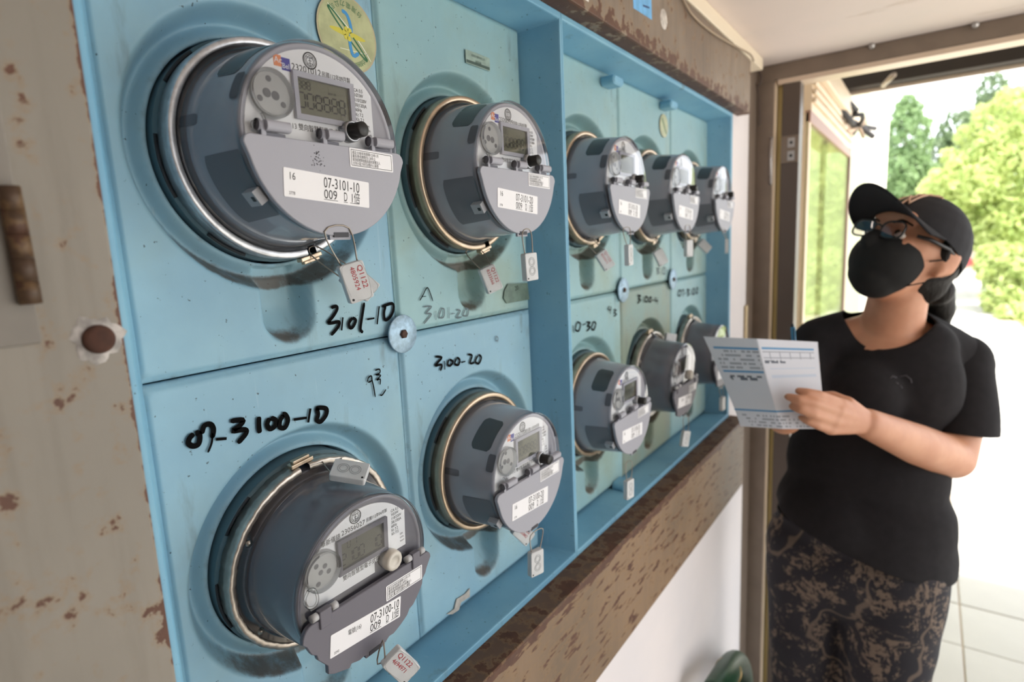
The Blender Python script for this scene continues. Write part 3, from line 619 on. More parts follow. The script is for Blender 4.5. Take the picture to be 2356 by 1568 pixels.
    s = MB(); xs = x-.0015; s.add([(xs, *p) for p in inner], [(0, 1, 2, 3)], 0)
    if A:
        for k in range(6): seven(s, Y0+b+.0010+k*.0078, Z0+b+.0055, .0112, xs+.0004, 1, 'abcdefg' if k not in (0, 1) else ('abcd' if k == 0 else 'abcdef'))
        for k in range(3): seven(s, Y0+b+.0012+k*.0042, Z1-b-.0078, .0060, xs+.0004, 1, 'abcdefg')
        s.text('EOI ALT', .0030, -.008, .0325, xs+.0004, 1).text('REV 10', .0026, .007, .0375, xs+.0004, 1).text('Total Curr Cum KVArH', .0026, -.016, .0170, xs+.0004, 1)
        for k in (1, 3): s.prism(disc(Y0+b+.0083+k*.0078, Z0+b+.0085, .0005, 8), xs, xs+.0002, 1)
    else:
        for k, q in enumerate(('abged', 'bc', 'abcdef', 'abcdef', '', 'bc', 'abcdef')): seven(s, Y0+b+.0005+k*.0068, Z0+b+.003, .0105, xs+.0004, 1, q)
        seven(s, -.018, .0335, .0068, xs+.0004, 1, 'abcdef'); seven(s, -.011, .0335, .0068, xs+.0004, 1, 'abc')
    s.obj('lcd_screen', [lcdm if A else lcdk, lcdd if A else M('lcd_black', '1d1e19', .4)], d, recalc=False)
    # optical port
    pc = (-.0465, .0285) if A else (-.047, .0270); R0 = .0172
    p = MB().lathe([(.064, R0-.0015), (.0745, R0-.0015), (.0748, R0-.002), (.0748, 0)], 40, c=pc).obj('optical_port', portm, t)
    MB().lathe([(.066, R0+.0010), (.0782, R0+.0006), (.0790, R0), (.0790, R0-.0008), (.0782, R0-.0014), (.0755, R0-.0016)], 48, c=pc).obj('port_collar', clearp, p)
    hs = ((-.0035, .0002, .0029), (.0035, -.0008, .0029), (-.001, .0105, .0018), (-.0095, -.0045, .0018), (.0095, -.0065, .0018)) if A else ((-.0010, -.001, .0018), (.0035, .003, .0018), (-.005, .0065, .0018), (.007, -.0035, .0018), (-.004, -.0105, .0018))
    for a_, b_, r_ in hs:
        MB().lathe([(.0750, r_+.0005), (.0751, r_), (.0749, r_*.5), (.0749, 0)], 16, c=(pc[0]+a_, pc[1]+b_)).obj('port_hole', hole_m, p)
    # clear hinge hook under the port, black or cloudy push knob
    hk = MB()
    hook = [(.078, -.0630, .0185), (.079, -.058, .0175), (.0805, -.0565, .009), (.080, -.0590, .0030), (.079, -.0650, .0045), (.078, -.0668, .012), (.078, -.0630, .0185)] if not A else [(.078, -.058, .0125), (.080, -.0575, .007), (.080, -.062, .0048), (.079, -.0665, .0050), (.079, -.0670, .001)]
    hk.tube(smooth2(hook), .0012, 8); hk.obj('hinge_hook', clearp, t)
    kc = (.0235, .0100) if A else (.0265, .0025)
    if A:
        k = MB().lathe([(.070, .0088), (.0805, .0086), (.0815, .0076), (.0805, .0066)], 32, c=kc).obj('push_button', M('chromed_collar', 'a9acb2', .2, .7), t)
        MB().lathe([(.07, .0066), (.0925, .0062), (.0938, .0052), (.0938, 0)], 32, c=kc).obj('button_cap', black, k)
    else:
        MB().lathe([(.070, .0088), (.078, .0102), (.0835, .0098), (.0850, .0086), (.0850, .0052), (.0843, .0048), (.0843, 0)], 14, c=kc).obj('push_button', knob_w, t)
    # hinged terminal flap
    fl = MB()
    if A:
        poly = rrect(-.0770, -.060, -.016, -.0030, .006, 5)[6:12][::-1]
        top = -.0035
        arc = [(.0760*math.cos(R(a)), .0760*math.sin(R(a))-.0005) for a in range(-166, -11, 4)]
        tl = [(-.0772+.006*(1-math.cos(R(q))), top-.0065+.0065*math.sin(R(q))) for q in range(90, -1, -18)]
        tr = [(.0772-.007*(1-math.cos(R(q))), top-.0075+.0075*math.sin(R(q))) for q in range(0, 91, 18)]
        poly = tl+arc+tr
    else:
        top = -.0105
        arc = [((.0755 if i % 6 != 3 else .0735)*math.cos(R(a)), (.0755 if i % 6 != 3 else .0735)*math.sin(R(a))-.002) for i, a in enumerate(range(-160, -19, 4))]
        i0 = len(arc)//2
        arc[6:12] = [(-.052, -.058), (-.052, -.066), (-.046, -.070), (-.030, -.0755), (-.027, -.0715)]
        tl = [(-.0745+.010*(1-math.cos(R(q))), top-.013+.013*math.sin(R(q))) for q in range(90, -1, -18)]
        tr = [(.0770-.007*(1-math.cos(R(q))), top-.0075+.0075*math.sin(R(q))) for q in range(0, 91, 18)]
        poly = tl+arc+tr
    fl.prism(poly, .0783, .0825, ch=.0006)
    flap = fl.obj('terminal_flap', fm, t)
    lg = MB()
    lg.prism(rrect(-.0105, .0105, -.0795, -.0735, .001, 2), .0783, .0812).prism(rrect(-.0075, .0075, -.0775, -.0740, .0005, 2), .0812, .0828, 1)
    lg.prism(rrect(-.0075, .0075, -.0765, -.0735, .0005, 2), .0826, .0829, 1)
    lg.obj('seal_lug', [fm, M('lug_shadow', '3a3a42', .6)], flap)
    if A:
        for y0, y1 in ((-.0665, -.0395), (-.0130, .0100), (.0370, .0640)):
            m = MB().prism(rrect(0, .0085, -.0040, .0040, .0030, 4), y0+.007, y1)
            m.v = [(c_, a_, b_) if False else (.0778+b_, a_, c_) for a_, b_, c_ in m.v]
            m.box(.0785, .0822, y0+.004, y0+.008, -.009, .003).box(.0770, .0790, y0+.008, y1-.001, -.0068, -.0040, 1)
            q = MB().lathe([(0, .0042), (.002, .0042), (.002, 0)], 16); m.add([(.0815+b_, y0+.001+a_, c_) for a_, b_, c_ in q.v], q.f, 1)
            m.xf(Matrix.Translation((0, 0, .0035)))
            m.obj('hinge_lug', [fm, M('hinge_dark', '7c7c85', .6)], flap, bevel=.0005)
    else:
        for y0, y1 in ((-.058, -.046), (.050, .060)):
            m = MB().box(.0785, .0845, y0, y1, -.019, -.0025); m.obj('hinge_lug', fm, flap, bevel=.001)
            for yy in (y0-.007, y1+.001):
                MB().tube([(.0815, yy, -.006), (.0815, yy+.006, -.006)], .0034, 10).obj('hinge_pin', M('pin_pale', 'b9b9bb', .3), flap)
    check_label(flap, kind, True)
    return t, flap
protoA, flapA = make_meter('A'); protoB, flapB = make_meter('B')
near = 'grey round electricity meter with white label 07-'
SPEC = [(0, 1, 'A', '23201012', '07-3101-10', 'large grey meter labelled 07-3101-10, upper row, nearest the steel post'),
        (1, 1, 'A', '23200999', '07-3101-20', 'grey meter labelled 07-3101-20, upper row, second from the steel post'),
        (2, 1, 'A', '23201003', '07-3101-30', 'grey meter just past the cabinet seam in the upper row'),
        (3, 1, 'A', '23201007', '07-3101-40', 'upper row grey meter with glaring white reflection, second past the seam'),
        (4, 1, 'A', '23201009', '07-3101-50', 'farthest upper row meter with green leaves reflected in its glass'),
        (0, 2, 'B', '23056027', '07-3100-10', 'dark grey meter labelled 07-3100-10 with cloudy white knob, lower row nearest post'),
        (1, 2, 'A', '23201008', '07-3100-20', 'grey meter labelled 07-3100-20 in the lower row, under 07-3101-20'),
        (2, 2, 'A', '23201005', '07-3100-30', 'lower row grey meter with black display just past the cabinet seam'),
        (3, 2, 'B', '23056031', '07-3100-40', 'darker lower row meter on the brown stained panel'),
        (4, 2, 'B', '23056034', '07-3100-50', 'farthest lower row meter half hidden behind the paper bill')]
METERS = {}
used = set()
for c_, r_, kd, ser, num, lab in SPEC:
    pr, fp = (protoA, flapA) if kd == 'A' else (protoB, flapB)
    o = pr if kd not in used else copy_tree(pr, None, ('number_label', 'faceplate'))
    used.add(kd)
    o.location = (0, CY[c_], ZR[r_]); o['label'] = lab; METERS[(c_, r_)] = o
    fl = [k for k in o.children if k.name.startswith('terminal_flap')][0]
    fine = c_ < 2
    faceplate(o, ser, kd, '民國112年09月製' if kd == 'A' else '民國112年04月製', fine)
    number_label(fl, num, kd, fine, -.039 if kd == 'A' else -.0455)
for k in METERS[(0, 1)].children:
    if k.name.startswith('clamp_ring'): k.material_slots[0].link = 'OBJECT'; k.material_slots[0].material = tin_s
METERS[(0, 2)].rotation_euler = (0, R(3.5), 0); METERS[(0, 2)].location.z -= .002
METERS[(3, 2)].rotation_euler = (0, R(2), 0); METERS[(1, 2)].rotation_euler = (0, R(1), 0)
m = MB()
for k in range(46):
    a = random.gauss(0, .0022); b = random.gauss(0, .0038)-a*.6; m.prism(disc(-.017+a, -.0155+b, random.uniform(.0002, .0006), 6), .0825, .08262)
m.obj('scuff_mark', M('scuff_black', '3d3d40', .8), flapA if METERS[(0, 1)] is protoA else None, recalc=False)

# ------------------------------------------------------------------ wire seals
seal_g = M('seal_grey', 'cfd2d4', .5, var=.06, vscale=60); red = M('seal_red', 'b03038', .6); wire_m = M('seal_wire', '9a9288', .3, .85)
def seal(label, c, yaw, roll, pitch, ends, lines=None, w=.0215, h=.033, d=.0075, circ=False):
    n = Matrix.Rotation(R(yaw), 4, 'Z') @ Matrix.Rotation(R(pitch), 4, 'Y') @ Matrix.Rotation(R(roll), 4, 'X')
    c = Vector(c); t = thing('wire_seal', label, 'seal', c, 'wire seals hanging from the meters')
    b = MB().prism(rrect(-w/2, w/2, -h/2, h/2, .002, 4), -d/2, d/2, ch=.0006)
    b.prism(disc(-w/2+.003, -h/2+.003, .0011, 10), d/2-.0002, d/2+.0001, 1)
    if circ:
        for zz in (.006, -.005):
            for rr in (.0052, .0035): b.stroke(disc(0, zz, rr, 20)+[(rr, zz)], d/2+.0002, .0006, 2)
    else: b.stroke([(-w/2+.002, -h/2+.006), (-w/2+.002, h/2-.002), (w/2-.002, h/2-.002), (w/2-.002, -h/2+.002), (-w/2+.006, -h/2+.002)], d/2+.0001, .0003, 2)
    b.xf(n).obj('seal_body', [seal_g, dark, M('seal_groove', '9a9fa2', .6)], t)
    if lines:
        x = MB()
        for k, s in enumerate(lines): x.text(s, .0064 if k == 0 else .0058, .0012-.0065*k+.0030, h*.40, d/2+.0002, 0, rot=-90, sx=1.12 if k == 0 else 1.0)
        x.xf(n).obj('serial_print', red, t, recalc=False)
    pl_ = n @ Vector((0, -w*.32, h/2-.002)); pr_ = n @ Vector((0, w*.32, h/2-.002))
    A = [Vector(e)-c for e in ends]
    path = smooth2([pl_]+A+[pr_])
    MB().tube(path, .0007, 8).obj('wire_loop', wire_m, t)
    return t
seal("white seal with red number 4805924 on the nearest upper meter's flap", (0.085, 0.325, 1.498), -20, 14, 0, [(0.083, 0.3, 1.54), (0.083, 0.325, 1.543)], ['Q1122', '4805924'])
seal('grey seal behind the seal numbered 4805924, wired to the ring', (0.035, 0.371, 1.494), -25, 48, 0, [(0.006, 0.34, 1.523), (0.009, 0.346, 1.53)], None)
seal('seal with red number 8333566 wired to the ring of meter 07-3101-20', (0.03, 0.584, 1.483), -28, 20, 0, [(0.006, 0.567, 1.518), (0.008, 0.595, 1.52)], ['Q1122', '8333566'])
seal('pale blank seal hanging from the flap of meter 07-3101-20', (0.087, 0.589, 1.497), -8, 3, 0, [(0.083, 0.582, 1.538), (0.083, 0.6, 1.54)], None, circ=True)
seal('pale blank seal hanging from the flap of meter 07-3100-20', (0.09, 0.571, 1.121), -15, -2, 0, [(0.083, 0.572, 1.155), (0.083, 0.601, 1.152)], None, circ=True)
seal('seal peeping out behind the bottom of meter 07-3100-20', (0.04, 0.615, 1.128), -25, 40, 0, [(0.006, 0.589, 1.148), (0.008, 0.598, 1.142)], ['Q1122', '4805882'])
seal('grey seal lying on top of the lower dark meter nearest the post', (0.05, 0.328, 1.321), -28, 62, -62, [(0.005, 0.33, 1.326), (0.007, 0.352, 1.32)], None, circ=True)
seal('white seal with red number 4694971 under the lower dark meter', (0.105, 0.322, 1.147), -25, 33, 0, [(0.088, 0.318, 1.168), (0.09, 0.308, 1.151)], ['Q1122', '4694971'])
seal('tilted grey seal wired to the ring of the first upper meter past the seam', (0.03, 0.906, 1.493), -40, 32, 0, [(0.006, 0.881, 1.528), (0.008, 0.9, 1.531)], ['Q1122', '8333571'])
seal('blank seal hanging from the flap of the first upper meter past the seam', (0.088, 0.875, 1.501), 5, 2, 0, [(0.083, 0.865, 1.541), (0.083, 0.892, 1.543)], None, circ=True)
seal('tilted seal under the ring of the second upper meter past the seam', (0.03, 1.159, 1.488), -40, 28, 0, [(0.006, 1.165, 1.524), (0.008, 1.184, 1.526)], None)
seal('pale seal on the flap of the second upper meter past the seam', (0.088, 1.161, 1.504), -15, 0, 0, [(0.083, 1.156, 1.547), (0.083, 1.184, 1.548)], None)
seal("strongly tilted seal under the farthest upper meter's ring", (0.03, 1.45, 1.504), -40, 48, 0, [(0.006, 1.435, 1.527), (0.008, 1.455, 1.53)], None)
seal("narrow seal hanging from the farthest upper meter's flap", (0.088, 1.432, 1.502), 15, 0, 0, [(0.083, 1.404, 1.541), (0.083, 1.432, 1.542)], None)
seal('pale seal under the lower meter with the black display', (0.088, 0.862, 1.11), -8, -2, 0, [(0.083, 0.863, 1.153), (0.083, 0.888, 1.148)], None, circ=True)
seal('seal hanging under the darker meter on the brown stained panel', (0.085, 1.151, 1.111), -20, -14, 0, [(0.083, 1.146, 1.156), (0.083, 1.178, 1.149)], None, circ=True)
seal('seal lying sideways above the darker meter on the brown stained panel', (0.03, 1.215, 1.311), -20, 78, 0, [(0.006, 1.19, 1.319), (0.007, 1.198, 1.314)], None)
seal('seal under the farthest lower meter beside the paper bill', (0.085, 1.423, 1.119), -5, 0, 0, [(0.083, 1.402, 1.16), (0.083, 1.432, 1.155)], None)

# ------------------------------------------------------------------ person reading the meters
def rcap(p0, r0, p1, r1, n=20):
    m = MB(); p0 = Vector(p0); p1 = Vector(p1); ax = (p1-p0); L = ax.length; ax.normalize()
    u = ax.orthogonal().normalized(); w = ax.cross(u); prof = []
    for k in range(1, 7): a = -math.pi/2+k*math.pi/12; prof.append((r0*math.sin(a), r0*math.cos(a)))
    for k in range(0, 6): a = k*math.pi/12; prof.append((L+r1*math.sin(a), r1*math.cos(a)))
    vs = [p0-ax*r0]; 
    for x, r in prof: vs += [p0+ax*x+(u*math.cos(2*math.pi*k/n)+w*math.sin(2*math.pi*k/n))*r for k in range(n)]
    vs.append(p1+ax*r1); q = len(prof); e = len(vs)-1
    fs = [(0, 1+(k+1) % n, 1+k) for k in range(n)]+[(e, 1+(q-1)*n+k, 1+(q-1)*n+(k+1) % n) for k in range(n)]
    fs += [(1+i*n+k, 1+i*n+(k+1) % n, 1+(i+1)*n+(k+1) % n, 1+(i+1)*n+k) for i in range(q-1) for k in range(n)]
    return m.add(vs, fs)
def rell(c, rad, B, n=24):
    m = MB(); c = Vector(c); vs = []; h = n//2
    for i in range(h+1):
        a = -math.pi/2+math.pi*i/h
        for k in range(n):
            b = 2*math.pi*k/n; vs.append(c+B[0]*rad[0]*math.cos(a)*math.cos(b)+B[1]*rad[1]*math.cos(a)*math.sin(b)+B[2]*rad[2]*math.sin(a))
    return m.add(vs, [(i*n+k, i*n+(k+1) % n, (i+1)*n+(k+1) % n, (i+1)*n+k) for i in range(h) for k in range(n)])
def fuse(prims, vox, smooth=6):
    m = MB()
    for p in prims: m.add(p.v, p.f)
    me = bpy.data.meshes.new('fuse'); me.from_pydata(m.v, [], m.f)
    bm = bmesh.new(); bm.from_mesh(me); bmesh.ops.remove_doubles(bm, verts=bm.verts, dist=1e-6); bmesh.ops.recalc_face_normals(bm, faces=bm.faces); bm.to_mesh(me); bm.free()
    o = bpy.data.objects.new('fuse', me); COL.objects.link(o)
    md = o.modifiers.new('r', 'REMESH'); md.mode = 'VOXEL'; md.voxel_size = vox
    dg = bpy.context.evaluated_depsgraph_get(); r = bpy.data.meshes.new_from_object(o.evaluated_get(dg)); bpy.data.objects.remove(o)
    bm = bmesh.new(); bm.from_mesh(r)
    for _ in range(smooth): bmesh.ops.smooth_vert(bm, verts=bm.verts, factor=.5, use_axis_x=True, use_axis_y=True, use_axis_z=True)
    return bm
def cut(bm, p, n):
    g = bm.verts[:]+bm.edges[:]+bm.faces[:]
    bmesh.ops.bisect_plane(bm, geom=g, plane_co=Vector(p), plane_no=Vector(n), clear_outer=True)
def cut3(bm, a, b, c, keep):
    a, b, c = Vector(a), Vector(b), Vector(c); n = (b-a).cross(c-a).normalized()
    if (Vector(keep)-a).dot(n) > 0: n = -n
    cut(bm, a, n)
def bmobj(bm, name, mat, parent, solid=0, off=1):
    me = bpy.data.meshes.new(name); 
    for v in bm.verts: v.co -= PL
    for f in bm.faces: f.smooth = True
    bm.to_mesh(me); bm.free(); me.materials.append(mat)
    o = bpy.data.objects.new(name, me); COL.objects.link(o); o.parent = parent
    if solid:
        s = o.modifiers.new('s', 'SOLIDIFY'); s.thickness = solid; s.offset = off
    return o
def pobj(m, name, mats, parent, **k):
    m.xf(Matrix.Translation(-PL)); return m.obj(name, mats, parent, **k)
skin = NT('skin'); skin.color(skin.mix(skin.ramp(skin.noise(14), .35, .7), lin('c68c6d'), lin('d39b7b')))
skin.b.inputs['Roughness'].default_value = .5; skin.b.inputs['Subsurface Weight'].default_value = .12; skin.b.inputs['Subsurface Radius'].default_value = (.012, .005, .003)
skin = skin.m
tee = M('black_jersey', '242224', .9, var=.12, vscale=60, spec=.25, bump=.08, bscale=25)
capm = NT('cap_twill'); capm.color(lin('1f1f24')); capm.b.inputs['Roughness'].default_value = .85; capm.bump(capm.noise(1, 2, .5, capm.coords((300, 300, 60))), .3); capm = capm.m
maskm = M('mask_black', '232323', .85, spec=.3); hairm = NT('hair'); hairm.color(lin('17130f')); hairm.b.inputs['Roughness'].default_value = .58; hairm.b.inputs['Specular IOR Level'].default_value = .25; hairm.bump(hairm.noise(1, 3, .6, hairm.coords((160, 160, 10))), .6, .004); hairm = hairm.m
tr = NT('toile_print')
big = tr.ramp(tr.noise(13, 9, .78, None, .8), .52, .55); fine = tr.ramp(tr.noise(90, 3, .6), .42, .52); vein = tr.n('ShaderNodeTexWave', wave_type='BANDS'); vein.inputs['Scale'].default_value = 1.6; vein.inputs['Distortion'].default_value = 22; vein.inputs['Detail'].default_value = 4; tr.l(tr.coords(), vein.inputs[0])
k = tr.math('MAXIMUM', tr.math('MULTIPLY', big, fine), tr.math('MULTIPLY', tr.ramp(vein.outputs['Fac'], .985, .998), .7))
tr.color(tr.mix(tr.math('MULTIPLY', k, .85), lin('211f26'), lin('7b6a5c'))); tr.b.inputs['Roughness'].default_value = .85; trousers_m = tr.m

F = Vector((-0.1663, -0.9754, 0.1434)); F.z = 0; F.normalize(); Lf = Vector((-F.y, F.x, 0)); U = Vector((0, 0, 1)); BB = (Lf, F, U)
PL = Vector((0.388, 1.536, 0.779)); PL.z = 0
person = thing('person', 'person in black cap, mask and T-shirt holding a paper bill and looking up', 'person', PL)
hf = Vector((-0.5169, -0.7052, 0.4669)).normalized(); hu = Vector((0.3656, 0.2964, 0.866)); hu = (hu-hf*hu.dot(hf)).normalized(); hs = hu.cross(hf); HB = (hs, hf, hu)
HC = Vector((0.449, 1.554, 1.474))
def H(s, f, u): return HC+(hs*s+hf*f+hu*u)*HS
HS = 1.07
E = lambda c, r, B=BB: rell(c, [q*HS for q in r] if B is HB else r, B)
hip = Vector((0.367, 1.52, 0.775)); ank = {}
legs = []
for s in (-1, 1):
    h0 = hip+Lf*(.080*s)-U*.03; kn = Vector((h0.x, h0.y, .46))+Lf*.0*s+F*.02; an = Vector((h0.x, h0.y, .085))-F*.01+Lf*.005*s; ank[s] = (h0, kn, an)
prims = [E(HC, (.074, .090, .098), HB), E(H(0, .030, -.035), (.062, .066, .080), HB), E(H(0, .045, -.078), (.047, .048, .042), HB),
         rcap(H(0, .094, .005), .009, H(0, .108, -.028), .013), E(H(.033, .070, -.025), (.022, .022, .022), HB), E(H(-.033, .070, -.025), (.022, .022, .022), HB),
         E(H(0, .078, .035), (.05, .02, .02), HB), E(H(0, .098, -.062), (.022, .010, .009), HB)]
for s in (-1, 1):
    prims += [E(H(.076*s, -.008, -.012), (.010, .020, .033), HB), E(H(.083*s, -.016, -.010), (.006, .016, .028), HB), rcap(H(.080*s, -.002, -.030), .008, H(.078*s, .002, -.044), .007)]
NBp = (0.418, 1.578, 1.294); NT_ = (0.434, 1.556, 1.415)
prims += [rcap(NBp, .064, NT_, .056), E((0.404, 1.575, 1.237), (.112, .078, .075)),
          E((0.403, 1.594, 1.145), (.14, .085, .16)), E((0.384, 1.563, 0.934), (.14, .10, .16)), E((0.379, 1.558, 0.8), (.145, .10, .12)),
          rcap((0.426, 1.601, 1.291), .05, (0.541, 1.682, 1.218), .048), rcap((0.405, 1.598, 1.29), .05, (0.276, 1.549, 1.255), .046)]
EL, WL = (0.546, 1.553, 1.019), (0.4, 1.251, 1.162)
prims += [rcap((0.55, 1.686, 1.202), .050, (0.548, 1.602, 1.072), .054), rcap((0.548, 1.602, 1.072), .054, EL, .046), rcap(EL, .046, (0.482, 1.419, 1.08), .043), rcap((0.482, 1.419, 1.08), .043, WL, .029)]
EL2, WL2 = (0.236, 1.368, 1.12), (0.265, 1.272, 1.222)
prims += [rcap((0.264, 1.551, 1.248), .048, (0.247, 1.458, 1.159), .046), rcap((0.247, 1.458, 1.159), .046, EL2, .040), rcap(EL2, .040, WL2, .028)]
for s in (-1, 1):
    h0, kn, an = ank[s]; prims += [rcap(h0, .085, kn, .055), rcap(kn, .055, an, .036), rcap(an, .036, an+F*.13-U*.045, .028)]
body = fuse(prims, .0052, 4)
hand = []
KN = [(0.363, 1.186, 1.211), (0.361, 1.171, 1.199), (0.356, 1.163, 1.184), (0.35, 1.162, 1.168)]
MID = [(0.333, 1.144, 1.234), (0.327, 1.125, 1.223), (0.328, 1.122, 1.203), (0.333, 1.133, 1.18)]
MI2 = [(0.316, 1.13, 1.24), (0.305, 1.108, 1.232), (0.308, 1.109, 1.213), (0.318, 1.123, 1.189)]
TIP = [(0.301, 1.127, 1.242), (0.287, 1.108, 1.234), (0.294, 1.112, 1.216), (0.307, 1.124, 1.194)]
for i in range(4):
    k = (.0090, .0092, .0088, .0078)[i]
    hand += [rcap(WL, .021, KN[i], .0120), rcap(KN[i], .0105, MID[i], k), rcap(MID[i], k, MI2[i], k*.93), rcap(MI2[i], k*.93, TIP[i], k*.78)]
hand += [rcap(WL, .022, (0.37, 1.213, 1.204), .016), rcap((0.37, 1.213, 1.204), .015, (0.346, 1.21, 1.217), .0115), rcap((0.346, 1.21, 1.217), .0112, (0.326, 1.2, 1.217), .0092), rcap(WL, .027, (0.431, 1.318, 1.132), .032)]
P0 = Vector(WL2)
hand2 = [rcap(WL2, .024, (0.269, 1.249, 1.253), .022), rcap((0.277, 1.262, 1.257), .016, (0.259, 1.237, 1.258), .014)]
for i in range(4):
    a = Vector((0.261, 1.246, 1.265))+Vector((0, 0, -.019*i+.01)); b = a+Vector((.030, -.022, .002)); c = b+Vector((.022, .012, -.004)); hand2 += [rcap(a, .0095, b, .009), rcap(b, .009, c, .008)]
hand2 += [rcap((0.276, 1.255, 1.254), .011, (0.279, 1.25, 1.28), .009), rcap((0.279, 1.25, 1.28), .009, (0.272, 1.241, 1.295), .0078)]
hb_ = fuse(hand+hand2, .0024, 3)
mh = bpy.data.meshes.new('h'); hb_.to_mesh(mh); hb_.free(); body.from_mesh(mh); bpy.data.meshes.remove(mh)
# one continuous skin: fuse body and fingers again at the fingers' own grain
mt = bpy.data.meshes.new('b'); body.to_mesh(mt); body.free(); o = bpy.data.objects.new('b', mt); COL.objects.link(o)
md = o.modifiers.new('r', 'REMESH'); md.mode = 'VOXEL'; md.voxel_size = .0027
dg = bpy.context.evaluated_depsgraph_get(); r_ = bpy.data.meshes.new_from_object(o.evaluated_get(dg)); bpy.data.objects.remove(o)
body = bmesh.new(); body.from_mesh(r_)
for _ in range(2): bmesh.ops.smooth_vert(body, verts=body.verts, factor=.5, use_axis_x=True, use_axis_y=True, use_axis_z=True)
bmobj(body, 'body', skin, person)
# T-shirt
sp = [E((0.406, 1.592, 1.175), (.162, .108, .16)), E((0.374, 1.506, 1.157), (.085, .075, .085)), E((0.455, 1.564, 1.152), (.085, .075, .085)), E((0.381, 1.56, 0.962), (.172, .128, .19)),
      E((0.38, 1.553, 0.836), (.197, .145, .16)), E((0.379, 1.55, 0.758), (.202, .168, .14)),
      E((0.418, 1.557, 0.777), (.165, .14, .14)), E((0.337, 1.521, 0.828), (.14, .13, .14)),
      rcap((0.426, 1.603, 1.289), .068, (0.545, 1.685, 1.217), .064), rcap((0.405, 1.601, 1.29), .066, (0.274, 1.548, 1.26), .060), E((0.407, 1.598, 1.249), (.145, .092, .09)),
      rcap((0.533, 1.679, 1.217), .064, (0.553, 1.688, 1.206), .066),
      rcap((0.266, 1.552, 1.246), .060, (0.251, 1.472, 1.146), .062)]
shirt = fuse(sp, .0075, 7)
sleeve = fuse([rcap((0.503, 1.664, 1.232), .055, (0.553, 1.689, 1.21), .067), rcap((0.553, 1.689, 1.21), .066, (0.556, 1.625, 1.093), .074), rcap((0.556, 1.625, 1.093), .074, (0.559, 1.582, 1.024), .074)], .0075, 7)
for v in shirt.verts:
    z = noise.noise(v.co*7)*.006+noise.noise(Vector((v.co.x*4, v.co.y*4, v.co.z*16)))*.004; v.co += v.normal*z if v.normal.length else Vector()
NB = Vector((0.413, 1.591, 1.317)); nax = (F*.5+U*.866).normalized(); nbx = (F*.866-U*.5).normalized(); nf = Vector((0.39, 1.448, 1.283))-NB
na, nb1, nb2 = .090, nf.dot(nbx)*.74, .050; sh = nf.dot(Lf)/nb1
def nk(p):
    d = p-NB; f = d.dot(nbx); l = d.dot(Lf)-sh*f*(f > 0); return (l/na)**2+(f/(nb1 if f > 0 else nb2))**2, l, f, d.dot(nax)
kill = [f for f in shirt.faces if nk(f.calc_center_median())[0] < 1 and nk(f.calc_center_median())[3] > -.075]
bmesh.ops.delete(shirt, geom=kill, context='FACES')
loose = [v for v in shirt.verts if not v.link_faces]; bmesh.ops.delete(shirt, geom=loose, context='VERTS')
rim = [v for v in shirt.verts if v.is_boundary and nk(v.co)[0] < 2]
for v in rim:
    q, l, f, _ = nk(v.co); k = 1/math.sqrt(q); v.co += Lf*(l*k-l)+nbx*(f*k-f)
for _ in range(6):
    new = {}
    for v in rim:
        nbv = [e.other_vert(v).co for e in v.link_edges if e.is_boundary]
        if len(nbv) == 2: new[v] = v.co*.4+(nbv[0]+nbv[1])*.3
    for v, c in new.items(): v.co = c
g = shirt.verts[:]+shirt.edges[:]+shirt.faces[:]
# open the left sleeve and the hem
a, b, c = [Vector(q) for q in ((0.492, 1.545, 1.081), (0.616, 1.667, 1.056), (0.548, 1.487, 1.088))]
nrm = (b-a).cross(c-a).normalized(); nrm = nrm if nrm.z < 0 else -nrm
ctr = Vector((0.557, 1.6, 1.059))
cut(sleeve, a, nrm)
for v in sleeve.verts: v.co += v.normal*noise.noise(v.co*9)*.004
smh = bpy.data.meshes.new('s'); sleeve.to_mesh(smh); sleeve.free()
cut3(shirt, (0.202, 1.467, 0.858), (0.403, 1.383, 0.803), (0.556, 1.651, 0.751), (0.382, 1.579, 1.146))
shirt.from_mesh(smh); bpy.data.meshes.remove(smh)
so = bmobj(shirt, 'shirt', tee, person, solid=.003, off=-1)
# faint chest print laid on the cloth
pm = MB()
def on_shirt(p):
    ok, q, n, i = so.closest_point_on_mesh(Vector(p)-PL); return q+n*.0012
for s in ([(0.429, 1.463, 1.208), (0.435, 1.468, 1.214), (0.442, 1.472, 1.21)], [(0.447, 1.476, 1.211), (0.455, 1.482, 1.211), (0.463, 1.486, 1.203), (0.465, 1.486, 1.195)], [(0.438, 1.467, 1.199), (0.444, 1.47, 1.195)], [(0.447, 1.472, 1.191), (0.452, 1.474, 1.185)]):
    pm.tube([on_shirt(q) for q in s], .0011, 5)
pm.obj('chest_print', M('faded_print', '5c5a60', .8), person)
